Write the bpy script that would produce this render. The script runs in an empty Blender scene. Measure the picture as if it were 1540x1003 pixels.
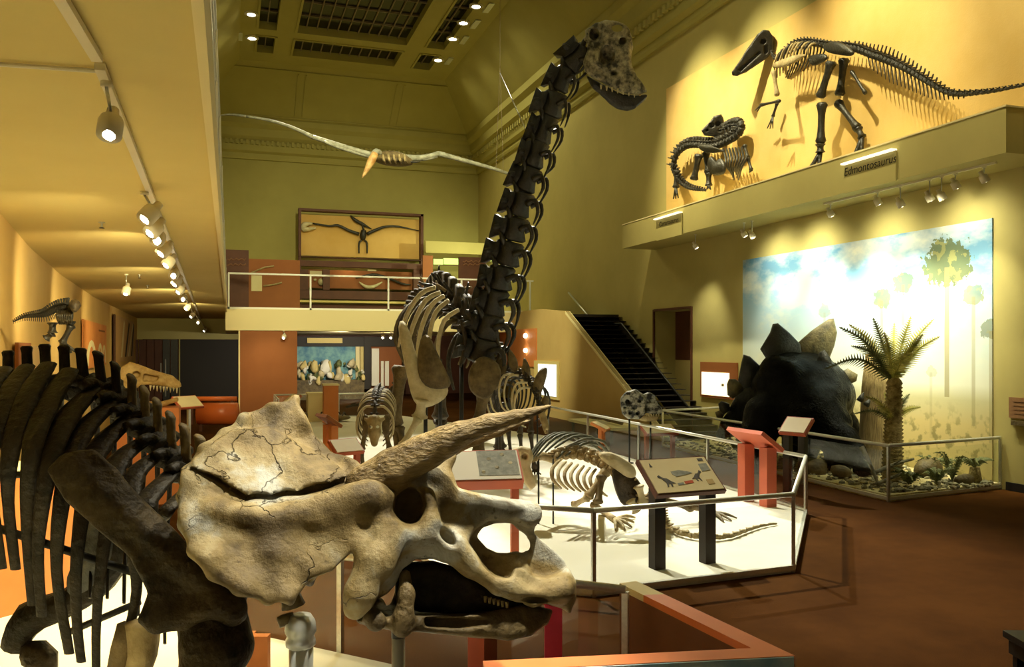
import bpy, bmesh, math, random
import numpy as np
from mathutils import Vector, Matrix, Quaternion

random.seed(7); np.random.seed(7)
SC = bpy.context.scene
COL = SC.collection
R = math.radians

# ------------------------------------------------------------------ camera
F = 1270.0            # focal length in pixels of the 1540 x 1003 frame
HY = 522.0            # row of the horizon
CAMZ = 2.75           # the photographer stood on a ladder
YAW = math.atan(425 / F)
SA, CA = math.sin(YAW), math.cos(YAW)
cam = bpy.data.cameras.new('camera'); camo = bpy.data.objects.new('camera', cam)
COL.objects.link(camo); SC.camera = camo
camo.location = (0, 0, CAMZ); camo.rotation_euler = (R(90), 0, -YAW)
cam.sensor_width = 36; cam.lens = 36 * F / 1540
cam.shift_y = (HY - 501.5) / 1540; cam.clip_start = .05; cam.clip_end = 300

# ------------------------------------------------------------------ world, exposure
w = bpy.data.worlds.new('world'); SC.world = w; w.use_nodes = True
w.node_tree.nodes['Background'].inputs[0].default_value = (1.0, .86, .58, 1)
w.node_tree.nodes['Background'].inputs[1].default_value = .05
vs = SC.view_settings
vs.view_transform = 'Standard'; vs.look = 'None'; vs.gamma = 1; vs.use_curve_mapping = False
vs.exposure = 0.25

# ------------------------------------------------------------------ lights of the hall
def lamp(kind, loc, aim, power, col=(1, .82, .5), size=.15, angle=60, blend=.6):
    L = bpy.data.lights.new(kind.lower() + '_light', kind); o = bpy.data.objects.new('hall_light', L)
    COL.objects.link(o); o.location = loc; L.energy = power; L.color = col
    if kind == 'SPOT':
        L.spot_size = R(angle); L.spot_blend = blend; L.shadow_soft_size = size
    elif kind == 'AREA':
        L.shape = 'DISK'; L.size = size
    else:
        L.shadow_soft_size = size
    if aim is not None:
        o.rotation_euler = (Vector(aim) - Vector(loc)).to_track_quat('-Z', 'Y').to_euler()
    return o
WARM = (1, .80, .45); CREAM = (1, .90, .66)
# lamps round the skylight: wide floods for the hall, plus narrow spots on the white island
for (x, y) in ((.95, 37.0), (.95, 40.6), (10.5, 35.8), (10.5, 38.2), (10.5, 40.6), (10.5, 43.4)):
    lamp('SPOT', (x, y, 17.05), (x + (5.8 - x) * .25, y - 4, 0), 330, (1, .93, .50), .25, 145, .6)
for (x, y) in ((2.5, 20), (9.0, 20), (9.0, 8), (2.5, 9)):  # more floods away from the skylight, without fixtures
    lamp('SPOT', (x, y, 17.05), (x, y + 2, 0), 240, (1, .93, .50), .25, 160, .5)
for (x, y, t, p) in ((9.6, 30, (6, 11.5, 0), 16000), (9.6, 33, (5.5, 16, 0), 13000), (1.5, 33, (5, 21, 0), 16000), (3.0, 20, (5.8, 10.3, 0), 15000)):  # last spot added to brighten the island's front
    lamp('SPOT', (x, y, 17.0), t, p, (1, .93, .74), .25, 26, .6)
# added spots without fixtures: two brighten back wall and balcony, one stair wall
lamp('SPOT', (5.8, 12, 17.05), (6, 48, 5.0), 15000, (1, .93, .52), .25, 40, .9)
lamp('SPOT', (3.5, 16, 17.05), (6, 36, 3.6), 3800, (1, .92, .56), .25, 34, .8)
lamp('SPOT', (1.6, 24, 17.05), (12, 31.5, 1.8), 12500, (1, .94, .56), .25, 20, .8)
# track under the right ledge, washing the mural
for (y, ty, tz, p) in ((12.4, 13.6, 1.2, 330), (13.4, 14.2, 1.5, 520), (14.4, 15.0, 2.0, 640), (15.6, 16.0, 2.8, 640), (17.4, 17.2, 2.8, 480), (19.4, 19.2, 2.4, 260), (22.5, 23.5, 1.5, 200)):
    lamp('SPOT', (13.1, y, 5.55), (14.2, ty, tz), p, (1, .95, .66), .08, 80, .9)
for y, p in ((13.2, 150), (15.4, 150), (17.8, 190), (19.4, 150)):  # extra spots added as fill for the top of the mural
    lamp('SPOT', (12.95, y, 5.55), (14.2, y, 4.7), p, (1, .95, .66), .1, 120, 1.0)
# ledge skeletons
for (y, ty, p) in ((10.5, 12.0, 2800), (15, 16.0, 5000), (19.5, 20.2, 5200), (22.8, 23.4, 5600)):
    lamp('SPOT', (9.2, y, 15.6), (14.1, ty, 8.6), p, (1, .90, .54), .12, 48, 1.0)
# gallery track heads; the nearest is added to bounce light onto the ceiling
for (x, y, t, p) in ((-.65, 7.6, (-1.6, 8.2, .2), 750), (-.55, 2.6, (-3.2, 3.4, .2), 1100), (-.75, 8.2, (-3.4, 12.5, 1.8), 260), (-.9, 11, (-3.6, 17, 1.9), 300), (-1.0, 16, (-3.8, 22, 1.8), 380), (-1.1, 22, (-4.2, 30, 1.8), 420), (-1.2, 29, (-1.5, 40, 1.2), 420), (-.9, 9.5, (-.4, 9.6, .2), 650)):
    lamp('SPOT', (x, y, 3.85), t, p, (1, .84, .44), .06, 95, .9)
# key lights over the foreground skeleton
lamp('SPOT', (2.6, 3.0, 8.2), (.95, 4.3, 1.9), 2700, (1, .92, .70), .12, 25, .7)
lamp('SPOT', (3.2, 6.5, 9.5), (1.0, 4.8, 1.9), 2500, (1, .90, .66), .12, 25, .7)
# exhibits on and under the balcony
lamp('POINT', (6.3, 47.9, 7.3), None, 130, (1, .76, .36), .1)
lamp('SPOT', (4.8, 36.8, 3.2), (3.2, 45.5, 1.7), 900, (1, .92, .75), .08, 80, .8)
lamp('SPOT', (1.4, 33.6, 4.0), (1.5, 36.0, 1.2), 160, (1, .84, .44), .06, 70, .9)
lamp('SPOT', (7.0, 38.5, 3.2), (7.2, 45.5, 1.5), 700, (1, .86, .55), .08, 90, .8)
lamp('SPOT', (12.9, 41.0, 8.5), (12.0, 45.8, 6.0), 900, (.95, 1, .55), .1, 100, .9)

# ------------------------------------------------------------------ measuring: picture point -> place
def ray(px, py):
    u = (px - 770) / F; v = (HY - py) / F
    return Vector((CA * u + SA, -SA * u + CA, v))
CAM = Vector((0, 0, CAMZ))
def onD(px, py, d): return CAM + ray(px, py) * d
def onX(px, py, X): r = ray(px, py); return CAM + r * (X / r.x)
def onY(px, py, Y): r = ray(px, py); return CAM + r * (Y / r.y)
def onZ(px, py, z): r = ray(px, py); return CAM + r * ((z - CAMZ) / r.z)
RT = Vector((CA, -SA, 0)); FW = Vector((SA, CA, 0)); UP = Vector((0, 0, 1))

# ------------------------------------------------------------------ materials
MATS = {}
def mat(name, c1, c2=None, scale=4.0, rough=.6, metal=0, bump=0.0, bscale=None, spec=.4, emit=0, detail=6, contrast=.5, stretch=None, coat=0):
    if name in MATS: return MATS[name]
    m = bpy.data.materials.new(name); m.use_nodes = True; nt = m.node_tree; N = nt.nodes; L = nt.links
    b = N['Principled BSDF']; b.inputs['Roughness'].default_value = rough; b.inputs['Metallic'].default_value = metal
    b.inputs['Specular IOR Level'].default_value = spec; b.inputs['Coat Weight'].default_value = coat
    b.inputs['Base Color'].default_value = (*c1, 1)
    tc = N.new('ShaderNodeTexCoord'); src = tc.outputs['Object']
    if stretch:
        mp = N.new('ShaderNodeMapping'); mp.inputs['Scale'].default_value = stretch; L.new(src, mp.inputs[0]); src = mp.outputs[0]
    if c2 is not None:
        n = N.new('ShaderNodeTexNoise'); n.inputs['Scale'].default_value = scale; n.inputs['Detail'].default_value = detail
        n.inputs['Roughness'].default_value = .62
        L.new(src, n.inputs['Vector'])
        r = N.new('ShaderNodeValToRGB'); r.color_ramp.elements[0].position = .5 - contrast / 2 * .6; r.color_ramp.elements[1].position = .5 + contrast / 2 * .6
        r.color_ramp.elements[0].color = (*c1, 1); r.color_ramp.elements[1].color = (*c2, 1)
        L.new(n.outputs[0], r.inputs[0]); L.new(r.outputs[0], b.inputs['Base Color'])
    if bump:
        n2 = N.new('ShaderNodeTexNoise'); n2.inputs['Scale'].default_value = bscale or scale * 4; n2.inputs['Detail'].default_value = 8
        L.new(src, n2.inputs['Vector'])
        bp = N.new('ShaderNodeBump'); bp.inputs['Strength'].default_value = bump; bp.inputs['Distance'].default_value = .03
        L.new(n2.outputs[0], bp.inputs['Height']); L.new(bp.outputs[0], b.inputs['Normal'])
    if emit:
        b.inputs['Emission Color'].default_value = (*c1, 1); b.inputs['Emission Strength'].default_value = emit
    MATS[name] = m; return m
def glass(name, tint=(.95, .97, .95), mixf=.03, rough=.02):
    if name in MATS: return MATS[name]
    m = bpy.data.materials.new(name); m.use_nodes = True; nt = m.node_tree; N = nt.nodes; L = nt.links
    N.remove(N['Principled BSDF']); out = N['Material Output']
    t = N.new('ShaderNodeBsdfTransparent'); t.inputs[0].default_value = (*tint, 1)
    g = N.new('ShaderNodeBsdfGlossy'); g.inputs['Roughness'].default_value = rough; g.inputs[0].default_value = (.9, .9, .9, 1)
    lw = N.new('ShaderNodeLayerWeight'); lw.inputs[0].default_value = .3
    mu = N.new('ShaderNodeMath'); mu.operation = 'MULTIPLY_ADD'; mu.inputs[1].default_value = mixf * 2; mu.inputs[2].default_value = .02; L.new(lw.outputs['Facing'], mu.inputs[0])
    mx = N.new('ShaderNodeMixShader'); L.new(mu.outputs[0], mx.inputs[0]); L.new(t.outputs[0], mx.inputs[1]); L.new(g.outputs[0], mx.inputs[2])
    L.new(mx.outputs[0], out.inputs[0]); MATS[name] = m; return m

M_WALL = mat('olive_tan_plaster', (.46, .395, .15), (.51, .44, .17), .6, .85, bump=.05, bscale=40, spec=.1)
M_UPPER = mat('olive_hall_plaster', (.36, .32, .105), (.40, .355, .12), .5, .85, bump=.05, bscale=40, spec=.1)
M_GOLD = mat('gold_gallery_plaster', (.67, .54, .22), (.71, .58, .24), .5, .9, spec=.1)
M_GWALL = mat('cream_gold_gallery_wall', (.70, .47, .16), (.78, .55, .22), .4, .9, spec=.1)
M_CARPET = mat('rust_brown_carpet', (.058, .0205, .0035), (.086, .032, .006), 1.2, .95, bump=.35, bscale=160, spec=.05, detail=9)
M_WHITE = mat('white_display_floor', (.80, .78, .66), (.86, .84, .74), 1.0, .75, spec=.2)
M_CREAM = mat('cream_paint', (.82, .71, .38), None, rough=.8)
M_ORANGE = mat('orange_paint', (.62, .20, .05), (.68, .24, .07), 1, .6)
M_RUST = mat('rust_orange_paint', (.27, .088, .022), (.31, .105, .028), .8, .7)
M_RED = mat('brick_red_paint', (.50, .11, .055), (.56, .13, .06), 1.5, .55)
M_BROWN = mat('dark_red_brown_board', (.085, .028, .014), (.12, .04, .02), 1.4, .6)
M_BLACK = mat('black_metal', (.012, .012, .011), (.02, .02, .018), 8, .45)
M_DARKB = mat('near_black_paint', (.015, .011, .008), None, rough=.6)
M_STEEL = mat('brushed_steel', (.55, .56, .52), (.68, .69, .64), 30, .32, metal=.9)
M_ALU = mat('pale_aluminium', (.72, .74, .68), (.80, .82, .76), 30, .4, metal=.55)
M_PIPE = mat('grey_pipe_paint', (.50, .53, .52), (.58, .61, .60), 5, .35, metal=.3)
M_GLASS = glass('clear_glass')
M_LAMPBODY = mat('cream_lamp_enamel', (.72, .66, .48), None, rough=.4)
M_BULB = mat('lit_bulb', (1, .93, .70), None, emit=14)
M_BONE_DK = mat('dark_fossil_bone', (.007, .006, .004), (.030, .025, .013), 9, .42, bump=.5, bscale=30, spec=.6)
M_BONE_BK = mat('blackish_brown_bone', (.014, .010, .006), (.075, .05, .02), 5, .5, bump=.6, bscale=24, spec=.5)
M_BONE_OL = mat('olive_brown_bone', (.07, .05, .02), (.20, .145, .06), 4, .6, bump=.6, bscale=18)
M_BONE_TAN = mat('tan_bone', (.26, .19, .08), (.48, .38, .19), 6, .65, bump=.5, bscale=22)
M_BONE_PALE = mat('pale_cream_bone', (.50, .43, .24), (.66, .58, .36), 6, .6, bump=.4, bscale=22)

# ------------------------------------------------------------------ mesh building
class MB:
    def __init__(s): s.v = []; s.f = []
    def add(s, vs, fs):
        o = len(s.v); s.v += [Vector(p) for p in vs]; s.f += [tuple(i + o for i in q) for q in fs]; return s
    def box(s, a, b):
        x0, y0, z0 = (min(a[i], b[i]) for i in range(3)); x1, y1, z1 = (max(a[i], b[i]) for i in range(3))
        return s.add([(x0, y0, z0), (x1, y0, z0), (x1, y1, z0), (x0, y1, z0), (x0, y0, z1), (x1, y0, z1), (x1, y1, z1), (x0, y1, z1)],
                     [(3, 2, 1, 0), (4, 5, 6, 7), (0, 1, 5, 4), (1, 2, 6, 5), (2, 3, 7, 6), (3, 0, 4, 7)])
    def obox(s, c, ax, ay, az):
        c, ax, ay, az = Vector(c), Vector(ax), Vector(ay), Vector(az)
        vs = [c + ax * i + ay * j + az * k for k in (-1, 1) for j in (-1, 1) for i in (-1, 1)]
        return s.add(vs, [(0, 2, 3, 1), (4, 5, 7, 6), (0, 1, 5, 4), (1, 3, 7, 5), (3, 2, 6, 7), (2, 0, 4, 6)])
    def bar(s, p, q, w, h=None, up=UP):
        p, q = Vector(p), Vector(q); h = h or w; d = (q - p)
        dn = d.normalized(); sd = dn.cross(up)
        if sd.length < 1e-4: sd = dn.cross(Vector((1, 0, 0)))
        sd.normalize(); u2 = sd.cross(dn).normalized()
        return s.obox((p + q) / 2, d / 2, sd * w / 2, u2 * h / 2)
    def prism(s, pts, vec):
        n = len(pts); v = Vector(vec); P = [Vector(p) for p in pts]
        return s.add(P + [p + v for p in P], [tuple(range(n))[::-1], tuple(range(n, 2 * n))] + [(i, (i + 1) % n, n + (i + 1) % n, n + i) for i in range(n)])
    def tube(s, pts, rad, n=8, flat=1.0, up=None, caps=True):
        P = [Vector(p) for p in pts]; k = len(P)
        if not hasattr(rad, '__len__'): rad = [rad] * k
        T = [(P[min(i + 1, k - 1)] - P[max(i - 1, 0)]).normalized() for i in range(k)]
        ref = Vector(up) if up is not None else (Vector((0, 0, 1)) if abs(T[0].z) < .9 else Vector((1, 0, 0)))
        a = (ref - T[0] * ref.dot(T[0])).normalized(); vs = []; fs = []
        for i in range(k):
            a = a - T[i] * a.dot(T[i])
            if a.length < 1e-5: a = T[i].orthogonal()
            a.normalize(); b = T[i].cross(a)
            for j in range(n):
                t = 2 * math.pi * j / n
                vs.append(P[i] + a * (math.cos(t) * rad[i]) + b * (math.sin(t) * rad[i] * flat))
        for i in range(k - 1):
            for j in range(n):
                fs.append((i * n + j, i * n + (j + 1) % n, (i + 1) * n + (j + 1) % n, (i + 1) * n + j))
        if caps: fs += [tuple(range(n))[::-1], tuple(range((k - 1) * n, k * n))]
        return s.add(vs, fs)
    def lathe(s, c, prof, n=16, axis=UP):
        axis = Vector(axis).normalized()
        return s.tube([Vector(c) + axis * z for r, z in prof], [r for r, z in prof], n)
    def blob(s, c, r, seed=0, amp=.2, sub=2, sc=None, rot=None):
        bm = bmesh.new(); bmesh.ops.create_icosphere(bm, subdivisions=sub, radius=1)
        rng = np.random.RandomState(seed); ks = rng.randn(5, 3) * 1.8; ph = rng.rand(5) * 6
        sc = Vector(sc or (1, 1, 1)); vs = []
        for v in bm.verts:
            d = 1 + amp * sum(math.sin(Vector(k).dot(v.co) + p) for k, p in zip(ks, ph)) / 3
            q = Vector((v.co.x * sc.x, v.co.y * sc.y, v.co.z * sc.z)) * (d * r)
            if rot is not None: q = rot @ q
            vs.append(Vector(c) + q)
        s.add(vs, [tuple(v.index for v in f.verts) for f in bm.faces]); bm.free(); return s
    def build(s, name, m, parent=None, smooth=False, origin=None):
        me = bpy.data.meshes.new(name)
        if origin is None:
            if parent is not None: origin = wloc(parent)
            else:
                n = len(s.v); origin = Vector((sum(v.x for v in s.v) / n, sum(v.y for v in s.v) / n, min(v.z for v in s.v)))
        origin = Vector(origin)
        me.from_pydata([tuple(v - origin) for v in s.v], [], s.f); me.materials.append(m)
        if smooth:
            me.polygons.foreach_set('use_smooth', [True] * len(me.polygons))
        o = bpy.data.objects.new(name, me); COL.objects.link(o)
        if parent is not None:
            o.parent = parent; o.location = origin - wloc(parent)
        else: o.location = origin
        me.update(); fixn(me); return o
def fixn(me):
    bm = bmesh.new(); bm.from_mesh(me); bmesh.ops.recalc_face_normals(bm, faces=bm.faces); bm.to_mesh(me); bm.free()
def wloc(o):
    p = Vector(o.location)
    while o.parent is not None: o = o.parent; p = p + Vector(o.location)
    return p
def tag(o, label=None, cat=None, group=None, kind=None):
    if label: o['label'] = label
    if cat: o['category'] = cat
    if group: o['group'] = group
    if kind: o['kind'] = kind
    return o
def thing(name, label, cat, loc, group=None):
    o = bpy.data.objects.new(name, None); COL.objects.link(o); o.location = loc; o.empty_display_size = .1
    return tag(o, label, cat, group)
def struct(o): o['kind'] = 'structure'; return o
def smoothpath(pts, n=4):
    P = [Vector(p) for p in pts]
    if len(P) < 3: return P
    out = []
    for i in range(len(P) - 1):
        p0 = P[max(i - 1, 0)]; p1 = P[i]; p2 = P[i + 1]; p3 = P[min(i + 2, len(P) - 1)]
        for k in range(n):
            t = k / n
            out.append(.5 * ((2 * p1) + (p2 - p0) * t + (2 * p0 - 5 * p1 + 4 * p2 - p3) * t * t + (3 * p1 - p0 - 3 * p2 + p3) * t ** 3))
    return out + [P[-1]]
def lerp(a, b, t): return a + (b - a) * t
def resample(pts, n):
    P = [Vector(p) for p in pts]; L = [0]
    for i in range(1, len(P)): L.append(L[-1] + (P[i] - P[i - 1]).length)
    out = []
    for k in range(n):
        t = L[-1] * k / (n - 1); i = 0
        while i < len(L) - 2 and L[i + 1] < t: i += 1
        out.append(P[i].lerp(P[i + 1], (t - L[i]) / max(L[i + 1] - L[i], 1e-9)))
    return out
def interp(xs, ys, x):
    return float(np.interp(x, xs, ys))
def text_mesh(name, body, size, m, parent, loc, xdir, updir, font_shear=0, extrude=.004, align='LEFT'):
    cu = bpy.data.curves.new(name, 'FONT'); cu.body = body; cu.size = size; cu.extrude = extrude; cu.shear = font_shear; cu.align_x = align
    ob = bpy.data.objects.new(name + '_tmp', cu); COL.objects.link(ob)
    dg = bpy.context.evaluated_depsgraph_get(); me = bpy.data.meshes.new_from_object(ob.evaluated_get(dg)); COL.objects.unlink(ob); bpy.data.objects.remove(ob)
    x = Vector(xdir).normalized(); u = Vector(updir).normalized(); nrm = x.cross(u)
    mt = Matrix((x, u, nrm)).transposed().to_4x4(); me.transform(mt)
    me.materials.clear(); me.materials.append(m)
    o = bpy.data.objects.new(name, me); COL.objects.link(o); o.parent = parent; o.location = Vector(loc) - wloc(parent); return o

# ---- implicit solids (numpy) turned into meshes by surface nets
def poly_sd(X, Y, pts):
    P = np.array(pts, float); n = len(P); d2 = np.full(X.shape, 1e18); inside = np.zeros(X.shape, bool)
    for i in range(n):
        ax, ay = P[i]; bx, by = P[(i + 1) % n]; ex, ey = bx - ax, by - ay; l2 = ex * ex + ey * ey + 1e-12
        wx, wy = X - ax, Y - ay; t = np.clip((wx * ex + wy * ey) / l2, 0, 1)
        d2 = np.minimum(d2, (wx - ex * t) ** 2 + (wy - ey * t) ** 2)
        c = ((ay <= Y) & (by > Y)) | ((by <= Y) & (ay > Y))
        inside ^= c & (X < ax + ex * (Y - ay) / (ey if abs(ey) > 1e-9 else 1e-9))
    d = np.sqrt(d2); return np.where(inside, -d, d)
def idw(X, Y, ctl, p=2.0, eps=30.0):
    num = np.zeros(X.shape); den = np.zeros(X.shape)
    for cx, cy, v in ctl:
        wgt = 1 / ((X - cx) ** 2 + (Y - cy) ** 2 + eps ** 2) ** (p / 2); num += wgt * v; den += wgt
    return num / den
def smin(a, b, k):
    h = np.clip(.5 + .5 * (b - a) / k, 0, 1); return b * (1 - h) + a * h - k * h * (1 - h)
def smax(a, b, k): return -smin(-a, -b, k)
def cap_sd(X, Y, Z, pts, rad, k=.0):
    d = None
    for i in range(len(pts) - 1):
        a = pts[i]; b = pts[i + 1]; e = [b[j] - a[j] for j in range(3)]; l2 = sum(q * q for q in e) + 1e-12
        t = np.clip(((X - a[0]) * e[0] + (Y - a[1]) * e[1] + (Z - a[2]) * e[2]) / l2, 0, 1)
        q = np.sqrt((X - a[0] - e[0] * t) ** 2 + (Y - a[1] - e[1] * t) ** 2 + (Z - a[2] - e[2] * t) ** 2) - (rad[i] + (rad[i + 1] - rad[i]) * t)
        d = q if d is None else (smin(d, q, k) if k else np.minimum(d, q))
    return d
def ell_sd(X, Y, Z, c, r):
    k = np.sqrt(((X - c[0]) / r[0]) ** 2 + ((Y - c[1]) / r[1]) ** 2 + ((Z - c[2]) / r[2]) ** 2)
    return (k - 1) * min(r)
def wav(X, Y, Z, f, seed, n=7):
    rng = np.random.RandomState(seed); o = 0
    for i in range(n):
        k = rng.randn(3); k *= f * (.6 + .9 * rng.rand()) / np.linalg.norm(k); o = o + np.sin(k[0] * X + k[1] * Y + k[2] * Z + rng.rand() * 6.28 + 1.3 * np.sin(.5 * (k[1] * X - k[0] * Y + k[2] * Z)))
    return o / n
def grid(lo, hi, h):
    ax = [np.arange(lo[i], hi[i] + h, h) for i in range(3)]
    return np.meshgrid(*ax, indexing='ij')
def nets(f, lo, h):
    nx, ny, nz = f.shape; s = f < 0
    C = np.zeros((nx - 1, ny - 1, nz - 1, 3)); cnt = np.zeros((nx - 1, ny - 1, nz - 1))
    offs = [(i, j, k) for i in (0, 1) for j in (0, 1) for k in (0, 1)]
    sl = lambda o: (slice(o[0], nx - 1 + o[0]), slice(o[1], ny - 1 + o[1]), slice(o[2], nz - 1 + o[2]))
    for a in offs:
        for ax in range(3):
            if a[ax]: continue
            b = list(a); b[ax] = 1; b = tuple(b)
            fa = f[sl(a)]; fb = f[sl(b)]; m = s[sl(a)] != s[sl(b)]
            t = np.where(m, fa / np.where(m, fa - fb, 1), 0)
            for q in range(3):
                C[..., q] += np.where(m, a[q] + (t if q == ax else 0), 0)
            cnt += m
    act = cnt > 0; idx = -np.ones(act.shape, int); idx[act] = np.arange(act.sum())
    I = np.argwhere(act); V = (I + C[act] / cnt[act][:, None]) * h + np.array(lo)
    faces = []
    for ax in range(3):
        u, v = (ax + 1) % 3, (ax + 2) % 3
        a = [slice(None)] * 3; b = [slice(None)] * 3; a[ax] = slice(0, -1); b[ax] = slice(1, None)
        m = s[tuple(a)] != s[tuple(b)]; pos = s[tuple(a)]
        E = np.argwhere(m)
        ok = (E[:, u] > 0) & (E[:, v] > 0) & (E[:, u] < f.shape[u] - 1) & (E[:, v] < f.shape[v] - 1); E = E[ok]
        du = np.zeros(3, int); du[u] = 1; dv = np.zeros(3, int); dv[v] = 1
        g = lambda e: idx[e[:, 0], e[:, 1], e[:, 2]]
        q = np.stack([g(E - du - dv), g(E - dv), g(E), g(E - du)], 1)
        flip = ~pos[E[:, 0], E[:, 1], E[:, 2]]; q[flip] = q[flip][:, ::-1]; faces.append(q)
    return V, np.concatenate(faces)
def net_obj(name, f, lo, h, M, m, parent, smooth=True):
    """M maps local coordinates to the world"""
    V, Fc = nets(f, lo, h)
    W = V @ np.array(M.to_3x3()).T + np.array(M.translation)
    o = wloc(parent) if parent is not None else Vector(W.mean(0)); W = W - np.array(o)
    me = bpy.data.meshes.new(name); me.from_pydata(W.tolist(), [], Fc.tolist()); me.materials.append(m)
    if smooth: me.polygons.foreach_set('use_smooth', [True] * len(me.polygons))
    ob = bpy.data.objects.new(name, me); COL.objects.link(ob)
    if parent is not None: ob.parent = parent
    else: ob.location = o
    return ob

# ================================================================== the hall
XR = 14.2          # right wall
YB = 48.8          # back wall
GZ = 4.2           # gallery soffit height
BFY = 36.0         # balcony front
BZ, BZ0 = 4.3, 3.43
def sbox(name, a, b, m): return struct(MB().box(a, b).build(name, m))
struct(MB().box((-12, -6, -.2), (15.5, YB + 1, 0)).build('floor', M_CARPET))
dY0, dY1, dZ = 24.1, 26.6, 4.0
wr = MB()
wr.box((XR, -6, 0), (XR + .9, dY0, 15.2)).box((XR, dY1, 0), (XR + .9, YB + .3, 15.2)).box((XR, dY0, dZ), (XR + .9, dY1, 15.2))
struct(wr.build('wall_right', M_WALL))
d1 = struct(thing('door_1', None, None, (XR + .9, (dY0 + dY1) / 2, 0)))
MB().box((XR + .82, dY0 - .3, 0), (XR + .9, dY1 + .3, 2.3)).build('lower_panel', M_GOLD, d1)
MB().box((XR + .82, dY0 - .3, 2.3), (XR + .9, dY1 + .3, dZ + .3)).build('upper_panel', M_BROWN, d1)
struct(MB().box((XR - .05, dY0 - .07, 0), (XR + .02, dY0, dZ + .07)).box((XR - .05, dY1, 0), (XR + .02, dY1 + .07, dZ + .07)).box((XR - .05, dY0, dZ), (XR + .02, dY1, dZ + .08)).build('trim_1', M_BROWN))
sbox('baseboard_right', (XR - .03, -6, 0), (XR, 12.4, .16), M_DARKB)
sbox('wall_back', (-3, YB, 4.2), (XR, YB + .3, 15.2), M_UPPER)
sbox('wall_back_lower', (-12, YB, 0), (XR, YB + .3, 4.2), M_BROWN)
sbox('wall_upper_left', (-2.9, -6, GZ + .5), (-2.6, YB, 15.2), M_UPPER)
cz = 13.1
prof = [(0, 0), (.10, 0), (.14, .12), (.14, .32), (.30, .42), (.34, .7), (.34, .95), (.55, 1.15), (.60, 1.55), (.78, 1.75), (.82, 2.05), (0, 2.05)]
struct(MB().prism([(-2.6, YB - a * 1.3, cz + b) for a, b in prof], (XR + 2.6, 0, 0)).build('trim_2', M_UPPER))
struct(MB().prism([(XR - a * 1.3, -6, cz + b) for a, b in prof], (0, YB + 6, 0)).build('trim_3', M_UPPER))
dl = MB()
for i in range(62): x = -2.4 + i * .27; dl.box((x, YB - .58, cz + .74), (x + .14, YB - .42, cz + .98))
struct(dl.build('trim_4', M_UPPER))
dl = MB()
for i in range(95): y = 16 + i * .34; dl.box((XR - .58, y, cz + .74), (XR - .42, y + .18, cz + .98))
struct(dl.build('trim_5', M_UPPER))
# cove and ceiling
ZC, ZK = 17.25, cz + 2.05; X0, X1, Y1 = .47, 11.1, 44.7
def slab(name, q, up, m):
    v = Vector(up); struct(MB().prism([Vector(p) for p in q], v).build(name, m))
slab('ceiling_cove_back', [(-1.6, YB - 1, ZK), (XR - 1, YB - 1, ZK), (X1, Y1, ZC), (X0, Y1, ZC)], (0, .3, .3), M_UPPER)
slab('ceiling_cove_right', [(XR - 1, YB - 1, ZK), (XR - 1, -6, ZK), (X1, -6, ZC), (X1, Y1, ZC)], (.3, 0, .3), M_UPPER)
slab('ceiling_cove_left', [(-1.6, YB - 1, ZK), (-1.6, -6, ZK), (X0, -6, ZC), (X0, Y1, ZC)], (-.3, 0, .3), M_UPPER)
rb = MB()          # raised panel strips on the back cove
def covp(x, t): return Vector((lerp(lerp(-1.6, X0, t), 0, 0) + x, lerp(YB - 1, Y1, t), lerp(ZK, ZC, t) - .03))
for x in (3.4, 3.8, 8.6, 9.0): rb.bar(covp(x - lerp(-1.6, X0, .1), .1) , covp(x - lerp(-1.6, X0, .85), .85), .07, .05)
for t in (.06, .9): rb.bar((0.2, lerp(YB - 1, Y1, t), lerp(ZK, ZC, t) - .03), (11.6, lerp(YB - 1, Y1, t), lerp(ZK, ZC, t) - .03), .08, .05)
struct(rb.build('trim_6', M_UPPER))
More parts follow.
